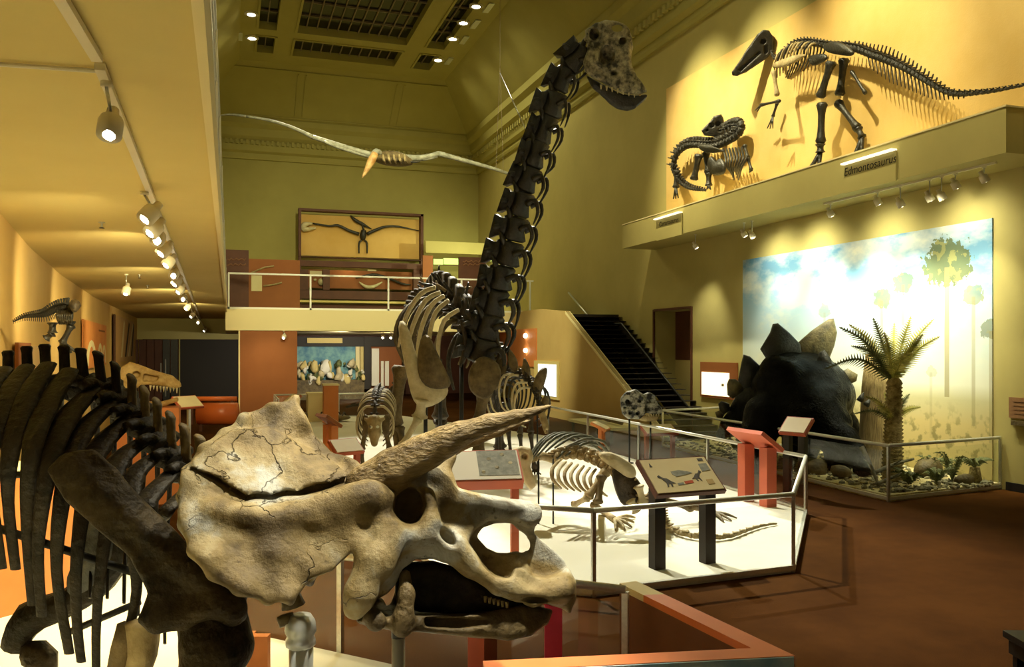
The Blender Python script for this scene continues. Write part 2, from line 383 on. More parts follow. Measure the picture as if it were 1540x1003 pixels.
# skylight: grid of coffers with dark night glass
SY0 = 31.0
xs = [(1.2, 2.1), (2.9, 8.1), (8.95, 9.95)]; ys = [(SY0, 40.0), (40.9, 43.2)]
ce = MB(); xe = [X0] + [v for p in xs for v in p] + [X1]; ye = [SY0 - .8] + [v for p in ys for v in p] + [Y1]
for i in range(len(xe) - 1):
    for j in range(len(ye) - 1):
        if i % 2 == 1 and j % 2 == 1: continue
        ce.box((xe[i], ye[j], ZC), (xe[i + 1], ye[j + 1], ZC + .5))
ce.box((X0, -6, ZC), (X1, SY0 - .8, ZC + .5))
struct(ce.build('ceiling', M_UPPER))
M_NIGHT = mat('dark_night_glass', (.006, .007, .006), None, rough=.12, spec=.5)
M_BARS = mat('dull_bronze_bar', (.22, .17, .10), None, rough=.6)
ncols = [2, 11, 2]
wi = 0
for i, (a, b) in enumerate(xs):
    for j, (c, d) in enumerate(ys):
        wi += 1
        W = struct(thing('window_%d' % wi, None, None, ((a + b) / 2, (c + d) / 2, ZC)))
        nc = ncols[i]; nr = 6 if j == 0 else (1 if i == 1 else 1)
        fr = MB()
        for x0, x1 in ((a - .04, a + .06), (b - .06, b + .04)): fr.box((x0, c, ZC - .06), (x1, d, ZC + .4))
        for y0, y1 in ((c - .04, c + .06), (d - .06, d + .04)): fr.box((a, y0, ZC - .06), (b, y1, ZC + .4))
        fr.build('window_frame', M_UPPER, W)
        bw = (b - a) / nc; bh = (d - c) / nr; pane = None
        for p in range(nc):
            for q in range(nr):
                if pane is None:
                    pane = MB().box((a + .02, c + .02, ZC + .30), (a + bw - .02, c + bh - .02, ZC + .32)).build('pane', M_NIGHT, W)
                    pl = Vector(pane.location)
                else:
                    k = pane.copy(); COL.objects.link(k); k.parent = W; k.location = pl + Vector((p * bw, q * bh, 0))
        for p in range(1, nc): MB().box((a + p * bw - .022, c, ZC + .22), (a + p * bw + .022, d, ZC + .30)).build('glazing_bar', M_BARS, W)
        for q in range(1, nr): MB().box((a, c + q * bh - .022, ZC + .22), (b, c + q * bh + .022, ZC + .30)).build('glazing_bar', M_BARS, W)
# left gallery: soffit slab, walls
GX = -.15
sbox('ceiling_gallery', (-12, -6, GZ), (GX, BFY + 10.2, GZ + .5), M_GOLD)
sbox('trim_7', (GX, -6, GZ - .03), (GX + .05, BFY, GZ + .42), M_CREAM)
sbox('wall_gallery_beam', (-8, BFY + 10, 3.15), (.45, BFY + 10.3, GZ), M_WALL)
gw = [onZ(0, 320, GZ), onZ(45, 372, GZ), onZ(90, 412, GZ), onZ(140, 446, GZ), onZ(205, 478, GZ)]
gw = [Vector((p.x, p.y, 0)) for p in gw]
g0 = gw[0] + (gw[0] - gw[1]) * .25
poly = [Vector((-12, g0.y, 0)), g0] + gw[1:] + [Vector((gw[-1].x, YB, 0)), Vector((-12, YB, 0))]
struct(MB().prism(poly, (0, 0, GZ)).build('wall_left', M_GWALL))
sbox('wall_far_left', (-12.2, -6, 0), (-12, g0.y, GZ), M_GWALL)
# back balcony
sbox('floor_balcony', (GX, BFY, BZ0), (XR, YB, BZ), M_CREAM)
# right upper niche ledge
LX, LZ0, LZ1, LY0, LY1 = 12.9, 0, 0, 0, 0
pa = onX(1513, 231, LX); pb = onX(936, 373, LX); pc = onX(1513, 160, LX)
LZ0 = (pa.z + pb.z) / 2; LZ1 = pc.z; LY0 = pa.y; LY1 = pb.y
sbox('wall_ledge', (LX, LY0, LZ0), (XR, LY1, LZ1), M_WALL)
sbox('trim_8', (LX - .015, LY0 - .01, LZ1 - .0), (XR, LY1 + .01, LZ1 + .03), M_CREAM)
print('g0', g0)
print('ledge', LZ0, LZ1, LY0, LY1, [tuple(round(c, 2) for c in p) for p in gw])
# right upper wall keeps a lit backing panel
q = onX(1003, 135, XR - .06); q2 = onX(1228, 0, XR - .06); b0 = onX(1003, 300, XR - .06)
print('panel', q, q2, b0)
M_PANEL = mat('ochre_niche_panel', (.66, .44, .14), (.74, .52, .20), .5, .85, bump=.12, bscale=30, spec=.1)
PZ1 = (q.z + q2.z) / 2
bp = MB().box((XR - .084, LY0 - 4, LZ1 + .032), (XR - .004, q.y, PZ1)).build('niche_panel', M_PANEL)
tag(bp, 'tall ochre backing panel behind the ledge skeletons on the right wall', 'panel')
# ================================================================== platforms, railings, stairs
def railing(name, label, pts, h=.97, z0=0.0, post_gap=1.9, wire=False, posts=None, pane_drop=.10, pane_foot=.10, rr=.032, group=None, mrail=None):
    pts = [Vector((p[0], p[1], z0)) for p in pts]
    T = thing(name, label, 'railing', pts[0], group)
    n = len(pts)
    for i in range(n - 1):
        a, b = pts[i], pts[i + 1]; d = (b - a); L = d.length; dn = d / L
        MB().tube([a + UP * h, b + UP * h], rr, 8).build('handrail', mrail or M_ALU, T, True)
        MB().bar(a + UP * .06, b + UP * .06, .05, .06).build('kerb_rail', mrail or M_ALU, T)
        k = max(1, round(L / post_gap))
        for j in range(k + (1 if i == n - 2 else 0)):
            p = a + dn * (L * j / k)
            MB().bar(p, p + UP * (h - rr * .5), .045, .045, up=dn).build('post', M_STEEL, T)
        for j in range(k):
            p = a + dn * (L * j / k + .04); q = a + dn * (L * (j + 1) / k - .04)
            MB().bar(p + UP * (pane_foot + (h - pane_drop - pane_foot) / 2), q + UP * (pane_foot + (h - pane_drop - pane_foot) / 2), .012, h - pane_drop - pane_foot).build('glass_pane', M_GLASS, T)
    return T
# central island
CP = [(3.8, 8.53), (6.54, 8.7), (9.0, 11.65), (9.2, 24.0), (6.4, 33.0), (1.6, 33.0), (1.6, 14.0), (2.65, 9.4)]
o = MB().prism([(x, y, 0) for x, y in CP], (0, 0, .05)).build('display_platform', M_WHITE)
tag(o, 'large white display floor island in the middle of the hall', 'platform')
railing('glass_railing', 'steel and glass railing around the central white island', [(2.65, 9.4), (3.8, 8.53), (6.54, 8.7), (9.0, 11.65), (9.2, 24.0)], h=.95, post_gap=3.0)
railing('glass_railing', 'thin railing at the far left end of the white island', [(1.6, 30.0), (1.6, 33.0), (6.4, 33.0)], h=.95, post_gap=2.0)
# stegosaur enclosure on the right
RP = [(14.15, 12.5), (11.1, 12.1), (11.35, 20.8), (14.15, 21.4)]
M_SAND = mat('sandy_litter_ground', (.40, .31, .13), (.74, .66, .40), 3.5, .95, bump=.8, bscale=40, spec=.05, detail=10)
o = MB().prism([(x, y, 0) for x, y in RP], (0, 0, .12)).build('sandy_ground', M_SAND)
tag(o, 'sandy floor bed of the stegosaur enclosure under the mural', 'display floor')
railing('glass_railing', 'glass railing enclosing the black stegosaur and palm by the mural', RP, h=1.0, post_gap=4.4)
# triceratops platform
e0 = onZ(361, 949, .2); e1 = onZ(590, 999, .2)
TP = [(.95, 5.0), (1.5, 6.0), (e1.x, e1.y), (e0.x, e0.y)] + [tuple(onZ(335, 826, .2)[:2]), tuple(onZ(150, 822, .2)[:2]), (-1.75, 9.2), (-7, 9.0), (-7, 1.6), (1.0, 1.6)]
o = MB().prism([(p[0], p[1], 0) for p in TP], (0, 0, .2)).build('display_platform', M_WHITE)
tag(o, 'low white platform under the horned skeleton in the foreground', 'platform')
railing('glass_railing', 'low glass railing right behind the horned skull', [(e0.x + .02, e0.y + .05), (.88, 7.16), (2.71, 5.52)], h=1.0, post_gap=4)
# orange box on the platform
cb = [onZ(-60, 946, .2), onZ(64, 912, .2), onZ(128, 868, .2)]
bx = MB(); a, b, c = [Vector((p.x, p.y, .2)) for p in cb]; d = a + (c - b)
bx.prism([a, b, c, d], (0, 0, 1.32))
T = thing('plinth', 'orange painted exhibit plinth behind the ribs at the left edge', 'plinth', b)
bx.build('body', M_ORANGE, T)
MB().prism([p + UP * 1.32 + (p - (a + c) / 2).normalized() * .03 for p in (a, b, c, d)], (0, 0, .05)).build('top_board', M_CREAM, T)
# orange-topped barrier, bottom right
A_, B_, C_ = Vector((2.97, 5.86, 0)), Vector((3.13, 4.15, 0)), Vector((1.35, 4.50, 0))
T = thing('barrier_wall', 'angled brown barrier with bright orange top edge at the bottom right', 'barrier', B_)
M_BARRIER = mat('red_brown_barrier_paint', (.17, .06, .022), (.21, .075, .028), 2, .6)
hz = .95; th = .15
def offs(p, q): d = (q - p).normalized(); return Vector((-d.y, d.x, 0))
n1 = offs(A_, B_); n2 = offs(B_, C_)
nin = (n1 + n2).normalized() * (th / max(.3, math.cos(n1.angle(n2) / 2)))
s1 = -1 if (C_ - B_).dot(n1) < 0 else 1
inner = [A_ + n1 * th * s1, B_ + nin * s1, C_ + n2 * th * s1]
for q, nm in (([A_, B_, inner[1], inner[0]], 'side_wall'), ([B_, C_, inner[2], inner[1]], 'front_wall')):
    MB().prism([Vector(p) for p in q], (0, 0, hz - .05)).build(nm, M_BARRIER, T)
cap = [A_, B_, C_, inner[2], inner[1], inner[0]]
t = .22
cA, cI = A_.lerp(B_, t), inner[0].lerp(inner[1], t)
up5 = UP * (hz - .05)
MB().prism([p + up5 for p in (cA, B_, C_, inner[2], inner[1], cI)], (0, 0, .05)).build('top_edge', mat('bright_orange_edge', (.80, .21, .05), (.86, .25, .07), 2, .5), T)
MB().prism([p + up5 for p in (A_, cA, cI, inner[0])], (0, 0, .05)).build('end_cap', M_CREAM, T)
# printed sky panel on its front face
M_SKYP = mat('pale_blue_print', (.30, .55, .72), (.82, .90, .90), 3, .5)
fd = (C_ - B_).normalized(); fo = -n2 * s1 * .012
p0 = B_ + fd * .01 + fo; p1 = C_ + fo
MB().add([p0 + UP * .25, p1 + UP * .25, p1 + UP * (hz - .004), p0 + UP * (hz - .004), p0 + UP * .25 - fo * .8, p1 + UP * .25 - fo * .8, p1 + UP * (hz - .004) - fo * .8, p0 + UP * (hz - .004) - fo * .8],
         [(0, 1, 2, 3), (7, 6, 5, 4), (0, 4, 5, 1), (1, 5, 6, 2), (2, 6, 7, 3), (3, 7, 4, 0)]).build('printed_panel', M_SKYP, T)
# red box posts under the jaw
def redpost(px, w, label, m, top=.9, d=5.6, dp=.12):
    c = onD(px, 1000, d); c.z = 0
    T = thing('sign_post', label, 'post', c)
    MB().bar(c, c + UP * top, w, dp, up=RT).build('shaft', m, T)
    MB().bar(c + UP * top, c + UP * (top + .03), w + .03, dp + .03, up=RT).build('cap', m, T)
redpost(716, .09, 'brown-red square post under the jaw of the horned skull', M_RED, .82, 6.3)
redpost(736, .09, 'dark brown square post under the jaw, beside the brown-red post', M_BARRIER, .80, 6.5)
redpost(832, .10, 'magenta-red square post just below the beak of the horned skull', mat('magenta_red_paint', (.62, .04, .10), (.66, .06, .12), 3, .5), .97, 5.9)
# small orange frame at the platform edge
c = onZ(372, 1010, .2); T = thing('sign_stand', 'small orange sign stand beside the grey pipe under the frill', 'sign stand', c)
hh = onD(372, 955, (c - CAM).dot(FW)).z
hh -= .2
MB().bar(c - RT * .09, c - RT * .09 + UP * hh, .04, .2, up=RT).build('side_post', M_ORANGE, T)
MB().bar(c + RT * .07, c + RT * .07 + UP * hh, .08, .2, up=RT).build('side_post', M_ORANGE, T)
MB().bar(c - RT * .05 + UP * (hh - .04), c + RT * .04 + UP * (hh - .04), .2, .08).build('top_bar', M_ORANGE, T)

# staircase along the right wall
SX0, SX1 = 12.0, XR
yT, yBm = 29.5, 21.9; zT = 4.05
T = thing('staircase', 'dark staircase with tan side wall climbing to the balcony', 'staircase', (SX0, yBm, 0))
sw = [(SX0, yBm, 0), (SX0, BFY, 0), (SX0, BFY, BZ), (SX0, 32.3, BZ), (SX0, yT, zT + .05), (SX0, yBm, .12)]
M_STAIRW = mat('tan_stair_wall', (.52, .36, .13), (.56, .40, .15), 1, .85)
MB().prism(sw, (.15, 0, 0)).build('side_wall', M_STAIRW, T)
MB().prism([(SX0 - .02, yT, zT + .05), (SX0 - .02, yBm, .12), (SX0 - .02, yBm, .02), (SX0 - .02, yT, zT - .05)], (.2, 0, .0)).build('stringer_cap', M_CREAM, T)
ns = 24
M_STEP = mat('black_brown_step', (.018, .012, .008), None, rough=.7)
st0 = None
for i in range(ns):
    y0 = lerp(yBm, yT, i / ns); y1 = lerp(yBm, yT, (i + 1) / ns); z1 = zT * (i + 1) / ns - .15
    if st0 is None:
        st0 = MB().box((SX0 + .16, y0, max(0, z1 - .18)), (SX1, y1 + .05, z1)).build('step', M_STEP, T); s0 = Vector(st0.location); b0_ = (y0, z1)
    else:
        k = st0.copy(); COL.objects.link(k); k.parent = T; k.location = s0 + Vector((0, y0 - b0_[0], z1 - b0_[1]))
MB().box((SX0 + .16, yT, zT - .25), (SX1, BFY, zT - .05)).build('landing', M_STEP, T)
# inner black parapet with rail on the wall side
rp = [onX(893, 489, 13.75), onX(936, 488, 13.75), onX(1038, 616, 13.75)]
lo = [Vector((p.x, p.y, p.z - 1.0)) for p in rp]
MB().prism([rp[0], rp[1], rp[2], lo[2], lo[1], lo[0]], (.05, 0, 0)).build('parapet', M_DARKB, T)
MB().tube([p + Vector((-.03, 0, .03)) for p in rp], .035, 8).build('handrail', M_BLACK, T, True)
rr = [onX(855, 440, 13.9), onX(897, 490, 13.9)]
MB().tube(rr, .04, 8).build('upper_handrail', M_STEEL, T, True)
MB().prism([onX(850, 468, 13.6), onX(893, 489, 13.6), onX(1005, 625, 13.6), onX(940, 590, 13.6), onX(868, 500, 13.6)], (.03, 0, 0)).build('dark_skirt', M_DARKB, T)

# balcony railing
M_RAILW = mat('white_rail_paint', (.86, .87, .78), None, rough=.4)
T = thing('balcony_railing', 'white metal railing along the front of the back balcony', 'railing', (6, BFY + .1, BZ))
rz = BZ + 1.45
MB().bar((GX + .1, BFY + .1, rz), (XR - 1.1, BFY + .1, rz), .09, .07).build('handrail', M_RAILW, T)
MB().bar((GX + .1, BFY + .1, BZ + .04), (XR - 1.1, BFY + .1, BZ + .04), .07, .08).build('bottom_rail', M_RAILW, T)
xs_ = [onY(p, 440, BFY + .1).x for p in (344, 467, 584, 694, 797)]
for x in xs_: MB().bar((x, BFY + .1, BZ), (x, BFY + .1, rz), .07, .07).build('post', M_RAILW, T)
for i in range(len(xs_) - 1):
    MB().box((xs_[i] + .06, BFY + .095, BZ + .1), (xs_[i + 1] - .06, BFY + .105, rz - .05)).build('glass_pane', M_GLASS, T)
# railing along the left gallery edge, seen end on
T = thing('balcony_railing', 'pale metal railing running along the left gallery edge overhead', 'railing', (GX + .02, 10, GZ + .42))
for z in (GZ + .62, GZ + .95, GZ + 1.4): MB().bar((GX + .02, -4, z), (GX + .02, BFY, z), .05, .05).build('rail', M_ALU, T)
for i in range(14): MB().bar((GX + .02, -4 + i * 3, GZ + .42), (GX + .02, -4 + i * 3, GZ + 1.4), .05, .05, up=RT).build('post', M_ALU, T)
# ================================================================== mural, stegosaur model, plants
m = bpy.data.materials.new('prehistoric_sky_mural'); m.use_nodes = True; nt = m.node_tree; N = nt.nodes; L = nt.links
MW0, MW1 = onX(1117, 390, XR - .03), onX(1492, 330, XR - .03)
my1, my0 = MW0.y, MW1.y; mz1 = (MW0.z + MW1.z) / 2; mz0 = .12
def ramp(pts, interp_='LINEAR'):
    r = N.new('ShaderNodeValToRGB'); e = r.color_ramp.elements; r.color_ramp.interpolation = interp_
    while len(e) < len(pts): e.new(.5)
    for q, (p, c) in zip(e, pts): q.position = p; q.color = (*c, 1)
    return r
def math_(op, a, b=None, c=None):
    n = N.new('ShaderNodeMath'); n.operation = op
    for i, v in enumerate((a, b, c)):
        if v is None: continue
        if isinstance(v, (int, float)): n.inputs[i].default_value = v
        else: L.new(v, n.inputs[i])
    return n.outputs[0]
def mixc(f, a, b):
    n = N.new('ShaderNodeMix'); n.data_type = 'RGBA'
    L.new(f, n.inputs['Factor'])
    for s, v in ((6, a), (7, b)):
        if isinstance(v, tuple): n.inputs[s].default_value = (*v, 1)
        else: L.new(v, n.inputs[s])
    return n.outputs[2]
g = N.new('ShaderNodeNewGeometry'); sx = N.new('ShaderNodeSeparateXYZ'); L.new(g.outputs['Position'], sx.inputs[0])
Yc, Zc = sx.outputs[1], sx.outputs[2]
tv = math_('DIVIDE', math_('SUBTRACT', Zc, mz0), mz1 - mz0)
base = ramp([(0, (.52, .42, .17)), (.20, (.66, .55, .25)), (.30, (.62, .60, .36)), (.36, (.80, .83, .70)), (.62, (.50, .66, .74)), (.85, (.20, .40, .58)), (1, (.13, .30, .48))])
L.new(tv, base.inputs[0]); col = base.outputs[0]
nz = N.new('ShaderNodeTexNoise'); nz.inputs['Scale'].default_value = .55; nz.inputs['Detail'].default_value = 7; nz.inputs['Roughness'].default_value = .6
mp = N.new('ShaderNodeMapping'); mp.inputs['Scale'].default_value = (1, 1, 2.0); L.new(g.outputs['Position'], mp.inputs[0]); L.new(mp.outputs[0], nz.inputs[0])
cl = ramp([(.44, (0, 0, 0)), (.66, (1, 1, 1))]); L.new(nz.outputs[0], cl.inputs[0])
up = ramp([(.3, (0, 0, 0)), (.45, (1, 1, 1))]); L.new(tv, up.inputs[0])
col = mixc(math_('MULTIPLY', cl.outputs[0], math_('MULTIPLY', up.outputs[0], .85)), col, (.80, .80, .66))
n2 = N.new('ShaderNodeTexNoise'); n2.inputs['Scale'].default_value = 5; n2.inputs['Detail'].default_value = 8; L.new(g.outputs['Position'], n2.inputs[0])
# painted ground scrub
lowm = ramp([(.16, (1, 1, 1)), (.30, (0, 0, 0))]); L.new(tv, lowm.inputs[0])
sc_ = ramp([(.52, (0, 0, 0)), (.62, (1, 1, 1))]); L.new(n2.outputs[0], sc_.inputs[0])
col = mixc(math_('MULTIPLY', lowm.outputs[0], math_('MULTIPLY', sc_.outputs[0], .7)), col, (.18, .17, .06))
# painted trees: crown discs on thin trunks
n3 = N.new('ShaderNodeTexNoise'); n3.inputs['Scale'].default_value = 9; n3.inputs['Detail'].default_value = 6; L.new(g.outputs['Position'], n3.inputs[0])
for px, py, rr_, tr, st in ((1424, 402, .62, 2.7, .9), (1326, 452, .27, 1.1, .75), (1358, 428, .30, .9, .75), (1464, 446, .26, 2.6, .6), (1490, 498, .22, 2.2, .6), (1240, 470, .20, 1.2, .35), (1130, 560, .2, 1.6, .4), (1310, 520, .16, 1.8, .4), (1400, 560, .14, 1.4, .3)):
    c = onX(px, py, XR - .03)
    dy = math_('ABSOLUTE', math_('SUBTRACT', Yc, c.y)); dz = math_('SUBTRACT', Zc, c.z)
    d = math_('SQRT', math_('ADD', math_('POWER', dy, 2.0), math_('POWER', math_('MULTIPLY', dz, math_('ADD', 1.0, math_('MULTIPLY', math_('LESS_THAN', dz, 0.0), .6))), 2.0)))
    d = math_('ADD', d, math_('MULTIPLY', math_('SUBTRACT', n3.outputs[0], .5), rr_ * 1.3))
    crown = math_('LESS_THAN', d, rr_)
    col = mixc(math_('MULTIPLY', crown, st), col, (.12, .145, .05))
    lit = math_('MULTIPLY', math_('LESS_THAN', d, rr_), math_('GREATER_THAN', n2.outputs[0], .55))
    col = mixc(math_('MULTIPLY', lit, st * .5), col, (.42, .40, .14))
    trunk = math_('MULTIPLY', math_('LESS_THAN', dy, .03 + rr_ * .05), math_('MULTIPLY', math_('LESS_THAN', dz, 0.0), math_('GREATER_THAN', dz, -tr)))
    col = mixc(math_('MULTIPLY', trunk, st * .8), col, (.34, .30, .14))
bs = N['Principled BSDF']; L.new(col, bs.inputs['Base Color']); bs.inputs['Roughness'].default_value = .8; bs.inputs['Specular IOR Level'].default_value = .1
o = MB().box((XR - .03, my0, mz0), (XR - .001, my1, mz1)).build('mural', m)
tag(o, 'wall mural of blue cloudy sky and tall round-crowned trees', 'mural')

# ---- stegosaur life model: one continuous hide, plates and spikes as parts
M_HIDE = mat('glossy_black_hide', (.002, .0022, .002), (.006, .0065, .0055), 6, .24, bump=1.0, bscale=22, spec=.045)
M_PLATE = mat('olive_back_plate', (.05, .045, .02), (.17, .14, .06), 5, .55, bump=.5, bscale=20)
M_PLATE2 = mat('black_back_plate', (.010, .011, .009), (.03, .03, .022), 5, .5, bump=.5, bscale=20)
SD = 19.0; KS = SD / 16.6
def st(px, py, dd=0): return onD(px, py, SD + dd * KS)
T = thing('stegosaur_model', 'life-size black stegosaur model with back plates lowering its head', 'dinosaur model', Vector((st(1195, 690).x, st(1195, 690).y, .12)))
Q0 = st(1195, 600)
Mst = Matrix((RT, FW, UP)).transposed().to_4x4(); Mst.translation = Q0
s = SD / F
def L3(px, py, dd=0): k = (SD + dd * KS) / F; return ((px - 770) * k - (1195 - 770) * s, dd * KS, -(py - HY) * k + (600 - HY) * s)
lo = (-1.6 * KS, -1.9 * KS, -1.95 * KS); hh = .05
GXg, GYg, GZg = grid(lo, (1.75 * KS, 1.9 * KS, 1.15 * KS), hh)
def E(px, py, dd, rx, ry, rz): return ell_sd(GXg, GYg, GZg, L3(px, py, dd), (rx * KS, ry * KS, rz * KS))
def Cc(pts, rad, k=.1): return cap_sd(GXg, GYg, GZg, [L3(*p) for p in pts], [r * KS for r in rad], k)
f = E(1205, 595, .55, .95, 1.35, .88)                        # trunk, high hips
f = smin(f, E(1185, 585, .1, .70, .9, .72), .2)
f = smin(f, E(1215, 625, -.55, .62, .62, .62), .25)          # shoulder
f = smin(f, Cc([(1240, 640, -.8), (1268, 660, -1.15), (1290, 690, -1.4)], [.36, .26, .17]), .22)   # neck
f = smin(f, Cc([(1288, 680, -1.40), (1298, 706, -1.52), (1308, 728, -1.6)], [.17, .14, .08]), .08)   # long low head
f = smin(f, Cc([(1130, 615, 1.1), (1100, 640, 1.5), (1085, 655, 1.8)], [.42, .22, .12]), .3)          # tail
f = smin(f, Cc([(1150, 625, -.35), (1140, 665, -.55), (1150, 715, -.45)], [.42, .30, .22]), .16)    # near hind/fore legs
f = smin(f, Cc([(1255, 640, -.7), (1262, 690, -.85), (1258, 738, -.75)], [.33, .24, .17]), .14)
f = smin(f, Cc([(1205, 660, .9), (1200, 700, .9), (1202, 722, .9)], [.4, .3, .22]), .14)
f = smin(f, Cc([(1270, 640, .2), (1285, 690, .1), (1283, 715, .1)], [.30, .2, .16]), .14)
f = smin(f, Cc([(1150, 575, -.2), (1165, 555, -.35), (1190, 560, -.5)], [.2, .25, .2]), .15)
f = f + .035 * wav(GXg, GYg, GZg, 9, 3) + .02 * wav(GXg, GYg, GZg, 22, 4)
net_obj('hide', f, lo, hh, Mst, M_HIDE, T)
def plate(outline, dd, m_, tx=.07, name='back_plate'):
    P = [st(px, py, dd) for px, py in outline]; c = sum(P, Vector()) / len(P)
    n = len(P); P2 = [c + (p - c) * .86 for p in P]
    mb = MB(); v1 = [p for p in P]; a = [p - FW * tx for p in P2]; b = [p + FW * tx for p in P2]
    fs = [tuple(range(n, 2 * n)), tuple(range(2 * n, 3 * n))[::-1]]
    for i in range(n):
        j = (i + 1) % n; fs += [(i, j, n + j, n + i), (i, 2 * n + i, 2 * n + j, j)]
    mb.add(v1 + a + b, fs).build(name, m_, T, True)
plate([(1143, 525), (1158, 500), (1162, 487), (1170, 486), (1188, 501), (1204, 518), (1206, 535), (1195, 548), (1160, 552)], .15, M_PLATE2)
plate([(1200, 515), (1222, 496), (1246, 480), (1254, 479), (1259, 500), (1255, 520), (1246, 543), (1220, 552), (1202, 540)], .5, M_PLATE)
plate([(1110, 572), (1115, 545), (1118, 533), (1128, 536), (1145, 552), (1147, 562), (1135, 583), (1118, 584)], .5, M_PLATE2)
plate([(1093, 578), (1096, 570), (1106, 570), (1118, 578), (1118, 588), (1102, 600), (1094, 594)], .8, M_PLATE)
plate([(1080, 607), (1085, 603), (1097, 607), (1098, 617), (1088, 624), (1082, 618)], 1.2, M_PLATE2)
plate([(1228, 545), (1232, 530), (1240, 526), (1250, 540), (1252, 556), (1232, 560)], -.2, M_PLATE2)
plate([(1262, 560), (1275, 554), (1290, 563), (1288, 573), (1275, 580), (1264, 577)], -.1, M_PLATE)
plate([(1075, 620), (1082, 617), (1090, 622), (1086, 630), (1078, 628)], 1.5, M_PLATE)
for a, b in (((1292, 603), (1299, 590)), ((1302, 610), (1309, 600))):
    MB().tube([st(*a, -.9), st((a[0] + b[0]) / 2, (a[1] + b[1]) / 2, -.9), st(*b, -.9)], [.07, .05, .01], 7).build('neck_plate', M_PLATE2, T, True)

# ---- palm-like cycad tree
M_TRUNK = mat('ringed_trunk_bark', (.17, .12, .04), (.50, .39, .15), 9, .85, bump=.8, bscale=30)
M_LEAF = mat('yellow_green_frond', (.20, .21, .035), (.58, .54, .12), 7, .6)
M_LEAFD = mat('dark_green_frond', (.05, .07, .025), (.20, .22, .07), 7, .6)
tb = onZ(1345, 715, .12); tD = (tb - CAM).dot(FW); tD = 16.6
tb = onD(1342, 722, tD); tb.z = .12
T = thing('cycad_tree', 'tall cycad palm with ringed trunk beside the black stegosaur', 'tree', tb)
ttop = onD(1345, 575, tD)
trk = MB(); pr = []
hgt = ttop.z - tb.z; nr_ = 26
pts = []; rad = []
for i in range(nr_):
    t = i / nr_; z = .12 + hgt * t
    c = Vector((lerp(tb.x, ttop.x, t), lerp(tb.y, ttop.y, t), z)); r0 = lerp(.21, .145, t)
    pts += [c, c + UP * hgt / nr_ * .75]; rad += [r0 * .86, r0 * 1.08]
pts += [pts[-1] + UP * .06, pts[-1] + UP * .16]; rad += [.13, .05]
trk.tube(pts, rad, 12).build('trunk', M_TRUNK, T, True)
def frond(root, tip, sag, wdt, nl, m_, parent, nm='frond'):
    root, tip = Vector(root), Vector(tip); d = tip - root; L_ = d.length
    mid = (root + tip) / 2 + UP * sag
    P = smoothpath([root, mid, tip], 6); mb = MB(); mb.tube(P, [.022 * L_ / 1.2 * (1 - .8 * i / (len(P) - 1)) + .004 for i in range(len(P))], 5)
    side = d.cross(UP); side = side.normalized() if side.length > 1e-3 else RT
    vw = (root - CAM).normalized(); side2 = d.cross(vw).normalized()
    side = (side * .35 + side2 * .65 * (1 if side.dot(side2) > 0 else -1)).normalized()
    Q = resample(P, nl + 3)
    for i in range(2, nl + 2):
        t = i / (nl + 2); w_ = wdt * math.sin(math.pi * min(1, t * .80 + .20)) * (1.0) + .02; dn = (Q[i + 1] - Q[i - 1]).normalized()
        for sg in (-1, 1):
            e = (side * sg + dn * .75 - UP * .12).normalized(); a = Q[i] - dn * .024; b = Q[i] + dn * .024; k = Q[i] + e * w_
            nrm = e.cross(dn).normalized() * .004
            mb.add([a + nrm, b + nrm, k, a - nrm, b - nrm], [(0, 1, 2), (4, 3, 2), (0, 3, 4, 1), (1, 4, 2), (3, 0, 2)])
    return mb.build(nm, m_, parent)
crown = onD(1343, 572, tD)
for tip, dd, sag, mm in (((1262, 492), .2, .22, M_LEAFD), ((1280, 520), -.5, .20, M_LEAFD), ((1277, 488), .8, .2, M_LEAF), ((1313, 478), .3, .1, M_LEAFD), ((1370, 476), .3, .08, M_LEAF), ((1388, 502), -.4, .05, M_LEAF), ((1404, 480), .2, .16, M_LEAF), ((1413, 506), -.2, .15, M_LEAF), ((1345, 486), 1.0, .1, M_LEAF), ((1330, 500), -.8, .12, M_LEAF), ((1240, 555), -.5, .3, M_LEAFD), ((1372, 530), -1.0, .15, M_LEAF)):
    frond(crown, onD(*tip, tD + dd), sag, .20, 24, mm, T)
low = onD(1343, 632, tD)
for tip, dd, sag, mm in (((1300, 596), -.3, .12, M_LEAF), ((1285, 622), -.6, .12, M_LEAFD), ((1330, 590), .4, .08, M_LEAF), ((1368, 592), .2, .06, M_LEAFD), ((1385, 612), -.2, .08, M_LEAF), ((1320, 612), -.8, .05, M_LEAF)):
    frond(low, onD(*tip, tD + dd), sag, .10, 16, mm, T)
# second stump trunk behind
sp = onZ(1293, 700, .12)
sp = onD(1290, 735, 17.4); sp.z = .12; spt = onD(1283, 545, 16.2)
T = thing('tree_stump', 'broad fibrous tree trunk behind the stegosaur head', 'tree trunk', sp)
sp2 = onD(1322, 735, 18.2); 
MB().tube([Vector((onD(1318, 600, 18.2).x, onD(1318, 600, 18.2).y, z)) for z in (.12, .7, 1.3, 1.9, 2.6)], [.42, .36, .33, .3, .22], 11).build('trunk', mat('stringy_tan_bark', (.16, .11, .04), (.40, .30, .12), 5, .9, bump=.9, bscale=10, stretch=(6, 6, .6)), T, True)
T.location = (onD(1318, 600, 18.2).x, onD(1318, 600, 18.2).y, .12)
for c in T.children: c.location = Vector(c.location) + (sp - Vector(T.location))
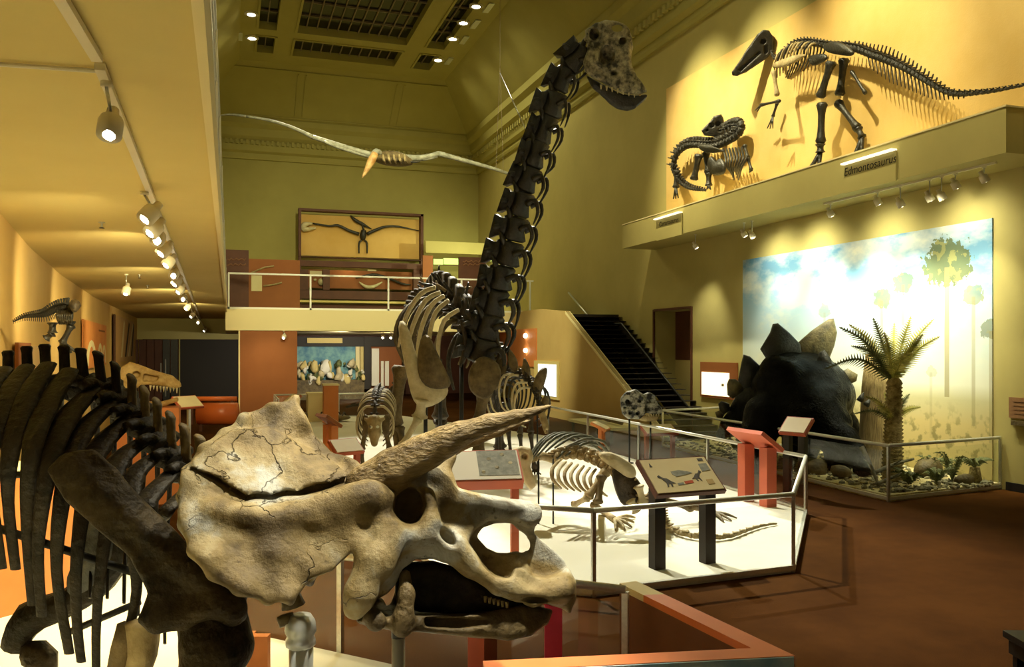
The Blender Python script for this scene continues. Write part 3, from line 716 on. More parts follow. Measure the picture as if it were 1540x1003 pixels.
# smaller plants
def tuft(px, py, dpt, label, r_, n, hgt_, m_, basecol=None, pot=False):
    c = onD(px, py, dpt); c.z = .12; T = thing('small_plant', label, 'plant', c, )
    top = c + UP * (.30 if pot else .05)
    if pot: MB().lathe(c, [(.10, 0), (.13, .06), (.11, .18), (.09, .30)], 9).build('stem', M_TRUNK, T, True)
    for i in range(n):
        a = 2 * math.pi * i / n + random.random() * .5; rr2 = r_ * (.7 + .5 * random.random())
        frond(top, top + Vector((math.cos(a) * rr2, math.sin(a) * rr2, hgt_ * (.4 + .7 * random.random()))), hgt_ * .45, .05, 9, m_, T, 'leaf')
tuft(1466, 690, 16.4, 'small rosette palm on a short stem by the mural right end', .42, 11, .18, M_LEAFD, pot=True)
tuft(1432, 700, 16.4, 'leafy green shrub in the enclosure right of the cycad', .35, 12, .5, M_LEAFD)
tuft(1408, 725, 16.1, 'low dark fern left of the leafy shrub', .30, 10, .25, M_LEAFD)
tuft(1366, 735, 15.9, 'fern clump at the foot of the cycad trunk', .35, 11, .25, M_LEAFD)
tuft(1200, 700, 18.0, 'low fern beside the front leg of the stegosaur', .35, 10, .2, M_LEAFD)
tuft(1110, 668, 20.6, 'bushy fern at the far corner of the enclosure', .45, 12, .4, M_LEAFD)
tuft(1400, 660, 17.2, 'shrub close to the mural behind the cycad', .35, 11, .35, M_LEAFD)
# fallen branches
M_LOG = mat('grey_dead_wood', (.10, .09, .06), (.34, .32, .24), 8, .8, bump=.6, bscale=30)
def branch(a, b, da, db, r0, label):
    A = onD(*a, da); B = onD(*b, db); A.z = max(A.z, .12 + r0); B.z = max(B.z, .14)
    T = thing('dead_branch', label, 'branch', Vector((A.x, A.y, .12))); mid = A.lerp(B, .5) + UP * .03
    MB().tube(smoothpath([A, mid, B], 4), [r0 * (1 - .06 * i) for i in range(9)], 7).build('limb', M_LOG, T, True)
    MB().tube([mid, mid + (B - A).cross(UP).normalized() * .22 + UP * .12], [r0 * .5, .008], 6).build('twig', M_LOG, T, True)
branch((1296, 672), (1322, 736), 16.2, 15.9, .05, 'pale forked dead branch leaning beside the lowered head')
branch((1312, 712), (1374, 690), 16.0, 16.3, .045, 'dark dead branch lying in front of the cycad')
branch((1318, 728), (1366, 712), 15.8, 16.1, .04, 'lower dead branch lying in front of the cycad')
# pebbles: litter nobody could count
pb = MB()
rng = random.Random(3)
for i in range(900):
    u_, v_ = rng.random(), rng.random()
    x = lerp(11.2, 14.0, u_); y = lerp(12.3, 20.9, v_ ** 1.6); r0 = .02 + .055 * rng.random() ** 2
    pb.blob((x, y, .12 + r0 * .3), r0, i, .35, 1, (1.2, 1, .7))
o = pb.build('pebble_litter', mat('mixed_pebbles', (.05, .045, .03), (.42, .38, .24), 6, .9)); tag(o, 'scattered pebbles and litter over the sandy enclosure floor', 'pebbles', kind='stuff')
for i, (px, py, dpt, r0, lb) in enumerate(((1397, 640, 17.2, .30, 'dark boulder against the mural right of the trunk'), (1262, 716, 17.0, .2, 'grey rock beside the lowered stegosaur head'), (1225, 722, 17.6, .24, 'grey-brown rock between the stegosaur front legs'), (1450, 728, 16.2, .16, 'small dark rock near the front right railing'))):
    c = onD(px, py, dpt); c.z = .12
    o = MB().blob(c + UP * r0 * .45, r0, 40 + i, .3, 2, (1.3, 1, .75)).build('rock', M_BONE_OL, None, True); tag(o, lb, 'rock', 'rocks in the enclosure')
# ================================================================== skeleton kit
def vert_mesh(name, spine=1.0, spine_w=.5, lean=0.0, tp=.6, cr=.42, thick=.14, chev=0.0):
    """one vertebra, length 1 along +X, neural spine up +Z, side processes along Y"""
    mb = MB()
    mb.tube([(-.5, 0, 0), (-.40, 0, 0), (0, 0, 0), (.40, 0, 0), (.5, 0, 0)], [cr * .8, cr, cr * .72, cr, cr * .8], 8)
    if spine > 0:
        z0 = cr * .5
        mb.add([(x * spine_w * a + lean * h, y * thick * b, z0 + h * spine) for (h, a, b) in ((0, .8, 1.6), (.55, .8, .8), (.92, 1.1, 1.1), (1.0, .8, .7)) for (x, y) in ((-.5, -1), (.5, -1), (.5, 1), (-.5, 1))],
               [(0, 3, 2, 1), (12, 13, 14, 15)] + [(k * 4 + i, k * 4 + (i + 1) % 4, k * 4 + 4 + (i + 1) % 4, k * 4 + 4 + i) for k in range(3) for i in range(4)])
    if tp > 0:
        for sg in (-1, 1): mb.tube([(0, 0, cr * .7), (-.05, sg * tp * .6, cr * 1.0), (-.1, sg * (tp + cr * .6), cr * 1.15)], [.2, .13, .1], 6)
    if chev > 0:
        mb.tube([(-.45, 0, -cr * .6), (-.6, 0, -cr - chev * .5), (-.85, 0, -cr - chev)], [.10, .12, .06], 6)
    me = bpy.data.meshes.new(name); me.from_pydata([tuple(v) for v in mb.v], [], mb.f)
    me.polygons.foreach_set('use_smooth', [True] * len(me.polygons)); fixn(me); return me
def put(me, name, m, parent, pos, fwd, up, sc):
    if not me.materials: me.materials.append(m)
    o = bpy.data.objects.new(name, me); COL.objects.link(o); o.parent = parent
    x = Vector(fwd).normalized(); z = Vector(up); z = (z - x * z.dot(x)).normalized(); y = z.cross(x)
    rot = Matrix((x, y, z)).transposed()
    o.rotation_mode = 'QUATERNION'; o.rotation_quaternion = rot.to_quaternion()
    o.location = Vector(pos) - wloc(parent); o.scale = sc if hasattr(sc, '__len__') else (sc, sc, sc); return o
def column(parent, path, n, me, m, up, size0, size1, name='vertebra', zs=None, upf=None):
    P = resample(smoothpath(path, 6), n + 1); out = []
    for i in range(n):
        a, b = P[i], P[i + 1]; c = (a + b) / 2; t = i / max(1, n - 1); s_ = lerp(size0, size1, t); L_ = (b - a).length
        u = upf(i, t, (b - a).normalized()) if upf else up
        out.append((put(me, name, m, parent, c, b - a, u, (L_ * .97, s_, s_ * (zs(t) if zs else 1))), c, (b - a).normalized(), u))
    return out
def bone(parent, pts, rad, m, name, n=8, flat=1.0, up=None, sm=3):
    P = smoothpath(pts, sm) if len(pts) > 2 else [Vector(p) for p in pts]
    if hasattr(rad, '__len__'):
        rr = list(np.interp(np.linspace(0, len(rad) - 1, len(P)), range(len(rad)), rad))
    else: rr = rad
    return MB().tube(P, rr, n, flat, up).build(name, m, parent, True)
def longbone(parent, a, b, r, m, name, ends=1.7, n=9):
    a, b = Vector(a), Vector(b)
    P = [a.lerp(b, t) for t in (0, .06, .16, .3, .5, .7, .84, .94, 1)]
    return MB().tube(P, [r * ends * .75, r * ends, r * 1.25, r, r * .95, r, r * 1.2, r * ends * .95, r * ends * .7], n).build(name, m, parent, True)
def slabbone(parent, P, vec, m, name, taper=.88):
    """plate of bone: outline P (world), thickness along vec, edges thinned"""
    P = [Vector(p) for p in P]; v = Vector(vec) / 2; k = len(P); R_ = []
    for i in range(k):                                   # round the outline
        p0, p1, p2, p3 = P[i - 1], P[i], P[(i + 1) % k], P[(i + 2) % k]
        for t in (0, .34, .67): R_.append(.5 * ((2 * p1) + (p2 - p0) * t + (2 * p0 - 5 * p1 + 4 * p2 - p3) * t * t + (3 * p1 - p0 - 3 * p2 + p3) * t ** 3))
    P = R_; c = sum(P, Vector()) / len(P); n = len(P)
    Q = [c + (p - c) * taper for p in P]
    fs = [tuple(range(n, 2 * n)), tuple(range(2 * n, 3 * n))[::-1]]
    for i in range(n):
        j = (i + 1) % n; fs += [(i, j, n + j, n + i), (i, 2 * n + i, 2 * n + j, j)]
    return MB().add(P + [p - v for p in Q] + [p + v for p in Q], fs).build(name, m, parent, True)
def frame_at(px, py, d):
    """picture-plane frame at depth d: local x right, y away, z up; returns matrix and metres per pixel"""
    rr = ray(px, py); n = rr.normalized(); r = n.cross(UP).normalized(); u = r.cross(n)
    M = Matrix((r, n, u)).transposed().to_4x4(); M.translation = CAM + rr * d
    return M, (rr * d).length / F * 1.0
class Sculpt:
    """implicit solid drawn in picture units round (px,py) at depth d; y<0 is towards the viewer, mirrored across y=0 when sym"""
    def __init__(s, px, py, d, box, half, h, sym=True):
        s.px, s.py, s.h, s.sym = px, py, h, sym
        rr = ray(px, py); n = rr.normalized(); r = n.cross(UP).normalized(); u = r.cross(n)
        s.M = Matrix((r, n, u)).transposed().to_4x4(); s.M.translation = CAM + rr * d; s.dist = (rr * d).length
        s.s = d / F * math.sqrt(1 + ((px - 770) / F) ** 2 + ((py - HY) / F) ** 2)
        x0, y0, x1, y1 = box; k = s.s
        s.lo = ((x0 - px) * k, -half, (py - y1) * k); hi = ((x1 - px) * k, h * 1.01 if sym else half, (py - y0) * k)
        if sym:
            ny = int(math.ceil(half / h)); s.lo = (s.lo[0], -ny * h - h / 2, s.lo[2]); hi = (hi[0], h / 2 + 1e-6, hi[2])
            ax = [np.arange(s.lo[0], hi[0] + h, h), s.lo[1] + h * np.arange(ny + 1), np.arange(s.lo[2], hi[2] + h, h)]
            s.X, s.Y, s.Z = np.meshgrid(*ax, indexing='ij')
        else: s.X, s.Y, s.Z = grid(s.lo, hi, h)
        q = 1 + s.Y / s.dist; s.PX = px + s.X / (k * q); s.PY = py - s.Z / (k * q); s.f = None
    def poly(s, pts): return poly_sd(s.PX, s.PY, pts) * s.s
    def ctl(s, c, eps=25): return idw(s.PX, s.PY, c, 2.4, eps)
    def p3(s, px, py, y=0): q = s.s * (1 + y / s.dist); return ((px - s.px) * q, y, (s.py - py) * q)
    def cap(s, pts, rad, k=0): return cap_sd(s.X, s.Y, s.Z, [s.p3(*p) for p in pts], rad, k)
    def world(s, px, py, y=0): return s.M @ Vector(s.p3(px, py, y))
    def add(s, d, k=.03): s.f = d if s.f is None else smin(s.f, d, k)
    def cut(s, d, k=.02): s.f = smax(s.f, -d, k)
    def done(s, name, m, parent, noise=None):
        f = s.f
        if noise:
            for amp, fr, sd in noise: f = f + amp * wav(s.X, s.Y, s.Z, fr, sd)
        if s.sym: f = np.concatenate([f, f[:, ::-1, :]], 1)
        f = np.pad(f, 1, constant_values=.05); lo = tuple(v - s.h for v in s.lo)
        return net_obj(name, f, lo, s.h, s.M, m, parent)
    def clear(s): s.f = None
# ================================================================== long-necked skeleton in the middle
SDp = 19.5
def sp_(px, py, dd=0): return onD(px, py, SDp + dd)
gb = onZ(660, 705, .05)
T = thing('sauropod_skeleton', 'towering long-necked dinosaur skeleton rearing its head in the hall middle', 'skeleton', gb)
neck = [(722, 545), (735, 485), (750, 430), (764, 380), (778, 330), (793, 270), (808, 228), (821, 190), (834, 150), (848, 112), (866, 86), (884, 74)]
nw = [sp_(x, y, -1.0 * i / 11) for i, (x, y) in enumerate(neck)]
VC = vert_mesh('cervical_vertebra', .62, .95, -.12, .38, .56, .34)
MN = M_BONE_DK
def upf(i, t, d): return (FW.cross(d) * -1 if (FW.cross(d) * -1).dot(RT) < 0 else FW.cross(d)) + FW * .25
col_ = column(T, nw, 13, VC, MN, None, .66, .42, 'neck_vertebra', upf=upf)
rj = random.Random(12)
for i, (o, c, d, u) in enumerate(col_):
    o.scale = tuple(v * rj.uniform(.9, 1.14) for v in o.scale); o.rotation_quaternion = o.rotation_quaternion @ Quaternion((rj.uniform(-1, 1), rj.uniform(-1, 1), rj.uniform(-1, 1)), rj.uniform(-.16, .16))
    s_ = lerp(.64, .34, i / 12); vent = -Vector(u).normalized(); sd = d.cross(u).normalized()
    for sg in (-1, 1):
        a = c + sd * sg * s_ * .38 + vent * s_ * .35
        k = bone(T, [a, a + vent * s_ * .38 + d * .12 + sd * sg * .05, a + vent * s_ * .62 - d * .12, a + vent * s_ * rj.uniform(.35, .65) - d * s_ * rj.uniform(.8, 1.25)], [.07 * s_ / .5, .055 * s_ / .5, .045 * s_ / .5, .012], MN, 'cervical_rib', 6)
        k = bone(T, [c + sd * sg * s_ * .2 - vent * s_ * .1 + d * .1, c + sd * sg * s_ * .55 - vent * s_ * .25 + d * .3, c + sd * sg * s_ * .5 - vent * s_ * .45 + d * .42], [.07, .06, .03], MN, 'zygapophysis', 6)
# skull
S = Sculpt(922, 100, 18.5, (868, 32, 980, 172), .62, .034)
z7 = lambda pts: [(820 + x / 5.572, 20 + y / 5.572) for x, y in pts]
face = S.poly(z7([(350, 170), (430, 120), (570, 110), (640, 130), (690, 180), (715, 240), (712, 430), (750, 520), (820, 600), (842, 650), (760, 665), (640, 650), (560, 610), (470, 560), (400, 520), (350, 480), (330, 400), (365, 320), (372, 250)]))
wd = S.ctl([(885, 50, .30), (930, 50, .26), (945, 80, .26), (905, 85, .42), (890, 100, .40), (930, 120, .32), (960, 135, .30), (968, 140, .26)])
S.add(smax(face, np.abs(S.Y) - wd, .12))
S.add(S.cap([(884, 62, -.25), (912, 42, -.22), (938, 52, -.16), (946, 75, -.12)], [.06, .08, .08, .07]), .06)
S.add(S.cap([(905, 70, -.36), (898, 92, -.42), (912, 104, -.42)], [.05, .06, .06]), .05)
e = lambda px, py, rx, rz, y0, y1: smax(np.sqrt(((S.PX - px) / rx) ** 2 + ((S.PY - py) / rz) ** 2) * min(rx, rz) * S.s - min(rx, rz) * S.s, smax(S.Y - y1, y0 - S.Y, .01), .02)
S.cut(e(914, 85, 11, 14, -2, -.16), .04)
S.cut(e(928, 49, 9, 5, -2, 2), .03)
S.cut(e(896, 56, 7, 8, -2, -.1), .03)
S.cut(e(923, 109, 5, 3.5, -2, -.12), .03)
S.cut(e(935, 66, 6, 5, -2, -.1), .03)
sk = S.done('skull', mat('highlight_mottled_skull', (.02, .018, .011), (.44, .39, .23), 5.5, .5, bump=.8, bscale=12, contrast=.42, spec=.5), T, [(.018, 14, 1), (.010, 30, 2)])  # pale patches in the colour stand in for highlights
S.clear()
jaw = S.poly(z7([(350, 500), (380, 560), (400, 600), (470, 660), (540, 730), (600, 770), (680, 790), (740, 775), (810, 720), (846, 668), (750, 676), (640, 660), (560, 622), (470, 572), (400, 530)]))
S.add(smax(jaw, np.abs(S.Y) - S.ctl([(890, 115, .34), (920, 145, .30), (950, 160, .26), (965, 145, .24)]), .10))
S.done('lower_jaw', MN, T, [(.010, 16, 5)])
VT = MB()
for i in range(9):
    t = i / 8; p = S.world(lerp(905, 968, t), lerp(124, 141, t), -lerp(.33, .12, t ** 2)); MB().tube([p, p - UP * .10], [.032, .012], 6).build('tooth', M_BONE_PALE, sk, True)
# back: tall-spined dorsals receding behind the shoulder
VD = vert_mesh('dorsal_vertebra', 1.15, .55, -.1, .75, .42, .14)
back = [sp_(724, 540, .1), sp_(708, 505, .6), sp_(690, 478, 1.3), sp_(674, 458, 2.2), sp_(658, 452, 3.3), sp_(646, 462, 4.6), sp_(638, 480, 6.0)]
colb = column(T, back, 12, VD, M_BONE_BK, UP, .55, .62, 'dorsal_vertebra')
MR = M_BONE_BK
LITE = M_BONE_TAN
for i, (o, c, d, u) in enumerate(colb[1:9]):
    sd = d.cross(UP).normalized(); Lr = interp([0, 3, 7], [1.3, 1.9, 1.7], i); wr_ = interp([0, 3, 7], [.55, .95, 1.0], i)
    for sg in (-1, 1):
        P = [c + sd * sg * wr_ * a - UP * Lr * b for a, b in ((.15, -.05), (.6, .02), (.95, .3), (1.0, .62), (.75, 1.0))]
        bone(T, P, [.06, .07, .065, .06, .03], M_BONE_OL if i % 2 else MR, 'rib', 7, .6)
rq = random.Random(21)
for (o, c, d, u) in colb[:8]:
    for k in range(5):
        e = (RT * rq.uniform(-1, .8) + UP * rq.uniform(-.5, 1.1) - FW * rq.uniform(.1, .7)).normalized()
        a = c + e * .15 + UP * rq.uniform(-.1, .45); bone(T, [a, a + e * rq.uniform(.15, .3), a + e * rq.uniform(.32, .5) + UP * rq.uniform(-.12, .12)], [.045, .04, .02], M_BONE_TAN if k % 2 else M_BONE_DK, 'vertebral_process', 6)
# traced near ribs: pale colour stands in for highlights on their edges
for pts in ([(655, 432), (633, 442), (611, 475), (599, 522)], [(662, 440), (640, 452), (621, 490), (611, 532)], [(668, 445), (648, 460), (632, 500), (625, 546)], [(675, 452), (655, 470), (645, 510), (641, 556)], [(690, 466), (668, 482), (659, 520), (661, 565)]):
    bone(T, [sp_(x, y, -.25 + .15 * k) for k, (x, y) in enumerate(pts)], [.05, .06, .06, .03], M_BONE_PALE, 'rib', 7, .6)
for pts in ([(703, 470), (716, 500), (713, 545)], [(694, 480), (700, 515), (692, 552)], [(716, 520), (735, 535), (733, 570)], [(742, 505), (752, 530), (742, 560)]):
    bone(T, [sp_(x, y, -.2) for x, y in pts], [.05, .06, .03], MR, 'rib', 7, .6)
slabbone(T, [sp_(x, y, -.5) for x, y in ((599, 492), (611, 487), (628, 538), (650, 560), (673, 580), (668, 600), (640, 613), (622, 602), (611, 560))], FW * .16, M_BONE_PALE, 'scapula')
slabbone(T, [sp_(x, y, -.6) for x, y in ((632, 512), (645, 505), (662, 540), (678, 576), (664, 585), (640, 580), (628, 555))], FW * .14, M_BONE_OL, 'coracoid')
slabbone(T, [sp_(x, y, -.7) for x, y in ((712, 545), (728, 536), (750, 548), (753, 575), (742, 592), (726, 600), (708, 588), (704, 565))], FW * .14, M_BONE_OL, 'scapula')
def zfoot(px, py, dd=0):
    p = sp_(px, py, dd); p.z = .05; return p
def limb(parts, m_):
    for (a, b, r, nm) in parts: longbone(T, a, b, r, m_, nm)
def foot(c, r, m_):
    for k in range(4):
        a = -1.2 + k * .7; d = (-FW * math.cos(a) + RT * math.sin(a)); bone(T, [c + UP * .24, c + d * r + UP * .10, c + d * r * 1.7 + UP * .03], [.09, .075, .03], m_, 'toe', 6)
f1 = zfoot(606, 700, -.3); f2 = zfoot(716, 700, -.6); f3 = zfoot(752, 700, 1.0); f4 = zfoot(660, 690, 3.4)
limb([(sp_(604, 550, .1), sp_(592, 640, .0), .14, 'humerus'), (sp_(594, 642, 0), f1 + UP * .26 + RT * -.1, .085, 'ulna'), (sp_(601, 642, -.1), f1 + UP * .26 + RT * .05, .075, 'radius')], M_BONE_OL)
limb([(sp_(636, 598, -.5), sp_(631, 628, -.4), .12, 'humerus')], M_BONE_PALE)
limb([(sp_(630, 628, -.5), sp_(604, 672, -.6), .07, 'ulna')], M_BONE_PALE)
limb([(sp_(728, 590, -.5), sp_(719, 640, -.5), .13, 'humerus'), (sp_(718, 642, -.5), f2 + UP * .26, .085, 'ulna'), (sp_(724, 642, -.6), f2 + UP * .26 + RT * .12, .07, 'radius')], M_BONE_OL)
limb([(sp_(742, 585, .8), sp_(750, 640, .8), .14, 'femur'), (sp_(750, 642, .9), f3 + UP * .26, .11, 'tibia')], M_BONE_BK)
limb([(sp_(664, 560, 3.0), sp_(662, 630, 3.0), .15, 'femur'), (sp_(662, 632, 3.1), f4 + UP * .26, .12, 'tibia')], M_BONE_BK)
for c in (f1, f2, f3, f4): foot(c, .2, M_BONE_BK)
for px, y0, dd in ((694, 545, .0), (662, 540, 1.2), (640, 590, .5)):
    a = sp_(px, y0, dd); MB().tube([Vector((a.x, a.y, .05)), a], .05, 8).build('support_post', M_BLACK, T, True)
# long tail running off behind
tail = [sp_(638, 480, 6.0), onD(628, 520, 27.5), onD(600, 575, 28.6), onD(560, 602, 29.0), onD(520, 612, 29.0)]
column(T, tail, 14, vert_mesh('tail_vertebra', .5, .4, -.2, .35, .4, .12, .5), M_BONE_BK, UP, .42, .12, 'tail_vertebra')
# stay cables for the neck
for p in ((800, 215), (836, 150)):
    a = sp_(*p, -.7); MB().tube([a, onD(752, 110, 21.0)], .015, 5).build('stay_rod', M_STEEL, T, True) if p[0] == 800 else None
# ================================================================== other skeletons on the central island
def at(px, py, d): return onD(px, py, d)
def floor_(px, py, z=.05): return onZ(px, py, z)
# ---- sprawling giant-sloth-like skeleton behind the front railing
GD = 12.3
gp = lambda px, py, dd=0: onD(px, py, GD + dd)
T = thing('sprawling_skeleton', 'crouching skeleton with barrel ribs and curled tail behind the front railing', 'skeleton', floor_(905, 775))
VS = vert_mesh('stout_vertebra', .55, .6, -.1, .5, .45, .2)
spine = [gp(832, 690, .9), gp(850, 684, .7), gp(872, 684, .5), (gp(895, 692, .3)), gp(915, 703, .1), gp(938, 722, .0), gp(955, 742, .1)]
cs = column(T, spine, 12, VS, M_BONE_TAN, UP, .17, .2, 'vertebra')
MRIB = mat('grey_green_rib', (.05, .055, .035), (.20, .21, .15), 6, .5, bump=.4, bscale=20)
# far ribs arching up and over to the left, like a half barrel
arcs = [((916, 676), (908, 664), (880, 660), (852, 672)), ((906, 672), (890, 658), (862, 657), (834, 674)), ((896, 668), (875, 654), (848, 657), (820, 680)), ((882, 664), (862, 652), (835, 658), (808, 686)), ((868, 660), (848, 651), (822, 662), (801, 690)), ((852, 657), (834, 652), (812, 668), (796, 692)), ((838, 656), (820, 657), (803, 676), (795, 694)), ((914, 680), (900, 668), (876, 668), (850, 686)), ((904, 678), (884, 666), (856, 672), (838, 690))]
for k, a in enumerate(arcs):
    bone(T, [gp(x, y, .75 - .12 * j + .02 * k) for j, (x, y) in enumerate(a)], [.022, .026, .024, .014], MRIB, 'rib', 7)
for k in range(8):
    t = k / 7; x0, y0 = lerp(842, 905, t), lerp(692, 708, t)
    bone(T, [gp(x0, y0, .3), gp(x0 - 12 + 4 * t, y0 + 14, -.05), gp(x0 - 10 + 8 * t, y0 + 30, -.15), gp(x0 + 2 + 6 * t, y0 + 42 - 4 * t, .0)], [.02, .028, .026, .014], M_BONE_PALE if k % 2 else M_BONE_TAN, 'rib', 7)
slabbone(T, [gp(x, y, -.1) for x, y in ((900, 682), (918, 680), (938, 690), (954, 702), (956, 716), (944, 718), (926, 706), (908, 694))], FW * .10, M_BONE_PALE, 'scapula')
slabbone(T, [gp(x, y, .0) for x, y in ((920, 708), (936, 702), (955, 716), (966, 735), (958, 757), (938, 760), (926, 740))], FW * .16, M_BONE_BK, 'pelvis')
longbone(T, gp(912, 708, -.15), gp(884, 748, -.3), .05, M_BONE_TAN, 'humerus')
longbone(T, gp(884, 748, -.3), gp(862, 760, -.1), .04, M_BONE_PALE, 'forearm')
longbone(T, gp(905, 715, -.2), gp(899, 757, -.35), .05, M_BONE_OL, 'femur')
h0 = floor_(903, 773); h1 = floor_(925, 786)
bone(T, [gp(893, 760, -.2), h0 + UP * .07, h1 + UP * .05], [.06, .055, .05], M_BONE_TAN, 'wrist', 8)
for k, (x, y) in enumerate(((954, 788), (950, 795), (940, 799), (926, 800), (955, 780))):
    e = floor_(x, y); bone(T, [h1 + UP * .05, h1.lerp(e, .55) + UP * .07, e + UP * .02], [.035, .03, .014], M_BONE_TAN, 'finger', 6)
for a, b, r_ in (((960, 730), (968, 757), .05), ((948, 752), (958, 770), .05)): longbone(T, gp(*a, -.2), gp(*b, -.2), r_, M_BONE_PALE, 'hind_leg_bone')
tl = [(962, 752), (985, 762), (996, 776), (1000, 795), (1018, 806), (1042, 812), (1068, 814), (1098, 811), (1122, 802), (1146, 794), (1168, 790)]
tp3 = [gp(*tl[0], .0), gp(*tl[1], -.2)] + [floor_(x, y) + UP * max(.02, .075 - .006 * i) for i, (x, y) in enumerate(tl[2:])]
column(T, tp3, 26, vert_mesh('tail_block', .35, .6, -.1, .35, .5, .25), M_BONE_TAN, UP, .17, .035, 'tail_vertebra')
f0 = floor_(1062, 772); f1_ = floor_(1075, 776)
bone(T, [gp(1040, 762, .6), f0 + UP * .06, f1_ + UP * .05], [.05, .05, .045], M_BONE_OL, 'ankle', 7)
for x, y in ((1108, 781), (1100, 785), (1088, 786)):
    e = floor_(x, y); bone(T, [f1_ + UP * .05, f1_.lerp(e, .5) + UP * .06, e + UP * .02], [.03, .026, .012], M_BONE_OL, 'toe', 6)
longbone(T, gp(975, 745, .5), gp(1042, 764, .7), .05, M_BONE_OL, 'shin')
# skull resting low at the left end
S = Sculpt(788, 702, GD + .3, (766, 664, 812, 742), .30, .020)
S.add(smax(S.poly([(772, 676), (784, 671), (798, 674), (802, 688), (797, 702), (803, 716), (806, 730), (798, 737), (790, 728), (783, 710), (776, 692)]), np.abs(S.Y) - .17, .06))
S.cut(smax(np.sqrt((S.PX - 789) ** 2 + (S.PY - 686) ** 2) * S.s - .045, S.Y + .08, .01), .02)
S.done('skull', M_BONE_PALE, T, [(.010, 20, 3)])
bone(T, [gp(800, 690, .5), gp(815, 686, .8), gp(832, 690, .9)], [.06, .065, .07], M_BONE_TAN, 'neck', 8)
for px, y0, y1 in ((832, 690, 748), (810, 690, 722)):
    a = gp(px, y0, .6); MB().tube([Vector((a.x, a.y, .05)), a], .015, 6).build('support_rod', M_BLACK, T, True)

# ---- plated stegosaur skeleton
PD = 18.2
pp = lambda px, py, dd=0: onD(px, py, PD + dd)
T = thing('stegosaur_skeleton', 'plated stegosaur skeleton standing right of the long-necked skeleton', 'skeleton', Vector((pp(785, 690).x, pp(785, 690).y, .05)))
VV = vert_mesh('slim_vertebra', .9, .5, -.1, .5, .42, .14)
sp3 = [pp(742, 598, 1.6), pp(756, 572, 1.1), pp(775, 562, .6), pp(793, 572, .2), (pp(806, 594, -.2)), pp(813, 618, -.5)]
cc = column(T, sp3, 14, VV, M_BONE_BK, UP, .15, .12, 'vertebra')
for i, (o, c, d, u) in enumerate(cc[2:11]):
    sd = d.cross(UP).normalized()
    for sg in (-1, 1):
        bone(T, [c, c + sd * sg * .30 - UP * .03, c + sd * sg * .42 - UP * .35, c + sd * sg * .34 - UP * .72, c + sd * sg * .15 - UP * .85], [.022, .028, .026, .022, .012], M_BONE_PALE if sg * sd.dot(FW) < 0 and i % 3 else M_BONE_DK, 'rib', 6)
for outl, dd in (([(764, 542), (766, 528), (769, 527), (777, 540), (779, 552), (775, 560), (768, 556)], .5), ([(785, 560), (786, 545), (789, 538), (796, 550), (798, 565), (793, 572), (787, 570)], .3), ([(802, 590), (803, 572), (812, 556), (822, 553), (822, 566), (815, 588), (808, 604)], -.1), ([(748, 552), (752, 541), (758, 541), (762, 550), (760, 562), (752, 566), (747, 560)], .9), ([(812, 612), (818, 596), (826, 598), (824, 612), (817, 622)], -.4), ([(738, 572), (742, 560), (748, 562), (750, 574), (744, 580)], 1.3)):
    slabbone(T, [pp(x, y, dd) for x, y in outl], FW * .06 + RT * .03, M_BONE_OL, 'back_plate', .8)
bone(T, [pp(813, 618, -.5), pp(818, 632, -.6), pp(822, 646, -.7)], [.07, .08, .05], M_BONE_TAN, 'skull', 8)
bone(T, [pp(814, 626, -.5), pp(818, 642, -.65), pp(821, 652, -.72)], [.03, .035, .02], M_BONE_TAN, 'lower_jaw', 7)
for a, b, c in (((800, 618, -.2), (798, 650, -.3), (804, 680, -.3)), ((786, 625, .4), (782, 652, .4), (786, 680, .4)), ((768, 605, .5), (764, 645, .5), (770, 682, .5)), ((756, 605, 1.1), (752, 640, 1.1), (752, 676, 1.1))):
    A, B, Cq = pp(*a), pp(*b), pp(*c); Cq.z = .09
    longbone(T, A, B, .05, M_BONE_BK, 'upper_leg'); longbone(T, B, Cq + UP * .06, .04, M_BONE_BK, 'lower_leg')
    for k in range(3): bone(T, [Cq + UP * .06, Cq + (-FW * .8 + RT * (k - 1)) * .13 - UP * .02], [.035, .015], M_BONE_BK, 'toe', 6)
column(T, [pp(742, 598, 1.6), pp(736, 625, 2.4), pp(730, 650, 3.2), pp(722, 668, 4.2)], 10, VV, M_BONE_BK, UP, .13, .04, 'tail_vertebra')
a = pp(808, 620, -.3); MB().tube([Vector((a.x, a.y, .05)), a], .018, 6).build('support_rod', M_BLACK, T, True)

# ---- small skeleton seen from the front
FD = 17.6
fp = lambda px, py, dd=0: onD(px, py, FD + dd)
T = thing('small_skeleton', 'small upright skeleton with striped ribs seen head-on left of the pale leg', 'skeleton', Vector((fp(566, 715).x, fp(566, 715).y, .05)))
cf = column(T, [fp(572, 586, 2.2), fp(568, 590, 1.3), fp(566, 598, .5), fp(564, 612, -.1), fp(563, 632, -.3)], 12, VV, M_BONE_OL, UP, .15, .12, 'vertebra')
for i, (o, c, d, u) in enumerate(cf[1:11]):
    for sg in (-1, 1):
        bone(T, [c, c + RT * sg * .18 + UP * .02, c + RT * sg * .36 - UP * .20, c + RT * sg * .36 - UP * .55, c + RT * sg * .16 - UP * .80], [.02, .028, .026, .022, .012], M_BONE_PALE if i % 2 else M_BONE_OL, 'rib', 6)
S = Sculpt(563, 645, FD - .6, (548, 625, 578, 672), .3, .022, sym=False)
S.add(S.cap([(563, 634, 0), (563, 650, -.1), (563, 666, -.15)], [.14, .12, .07], .05))
S.add(S.cap([(555, 633, 0), (549, 630, .05)], [.05, .03]), .03); S.add(S.cap([(571, 633, 0), (577, 630, .05)], [.05, .03]), .03)
for x in (558, 568): S.cut(np.sqrt((S.PX - x) ** 2 + (S.PY - 642) ** 2) * S.s - .035, .01)
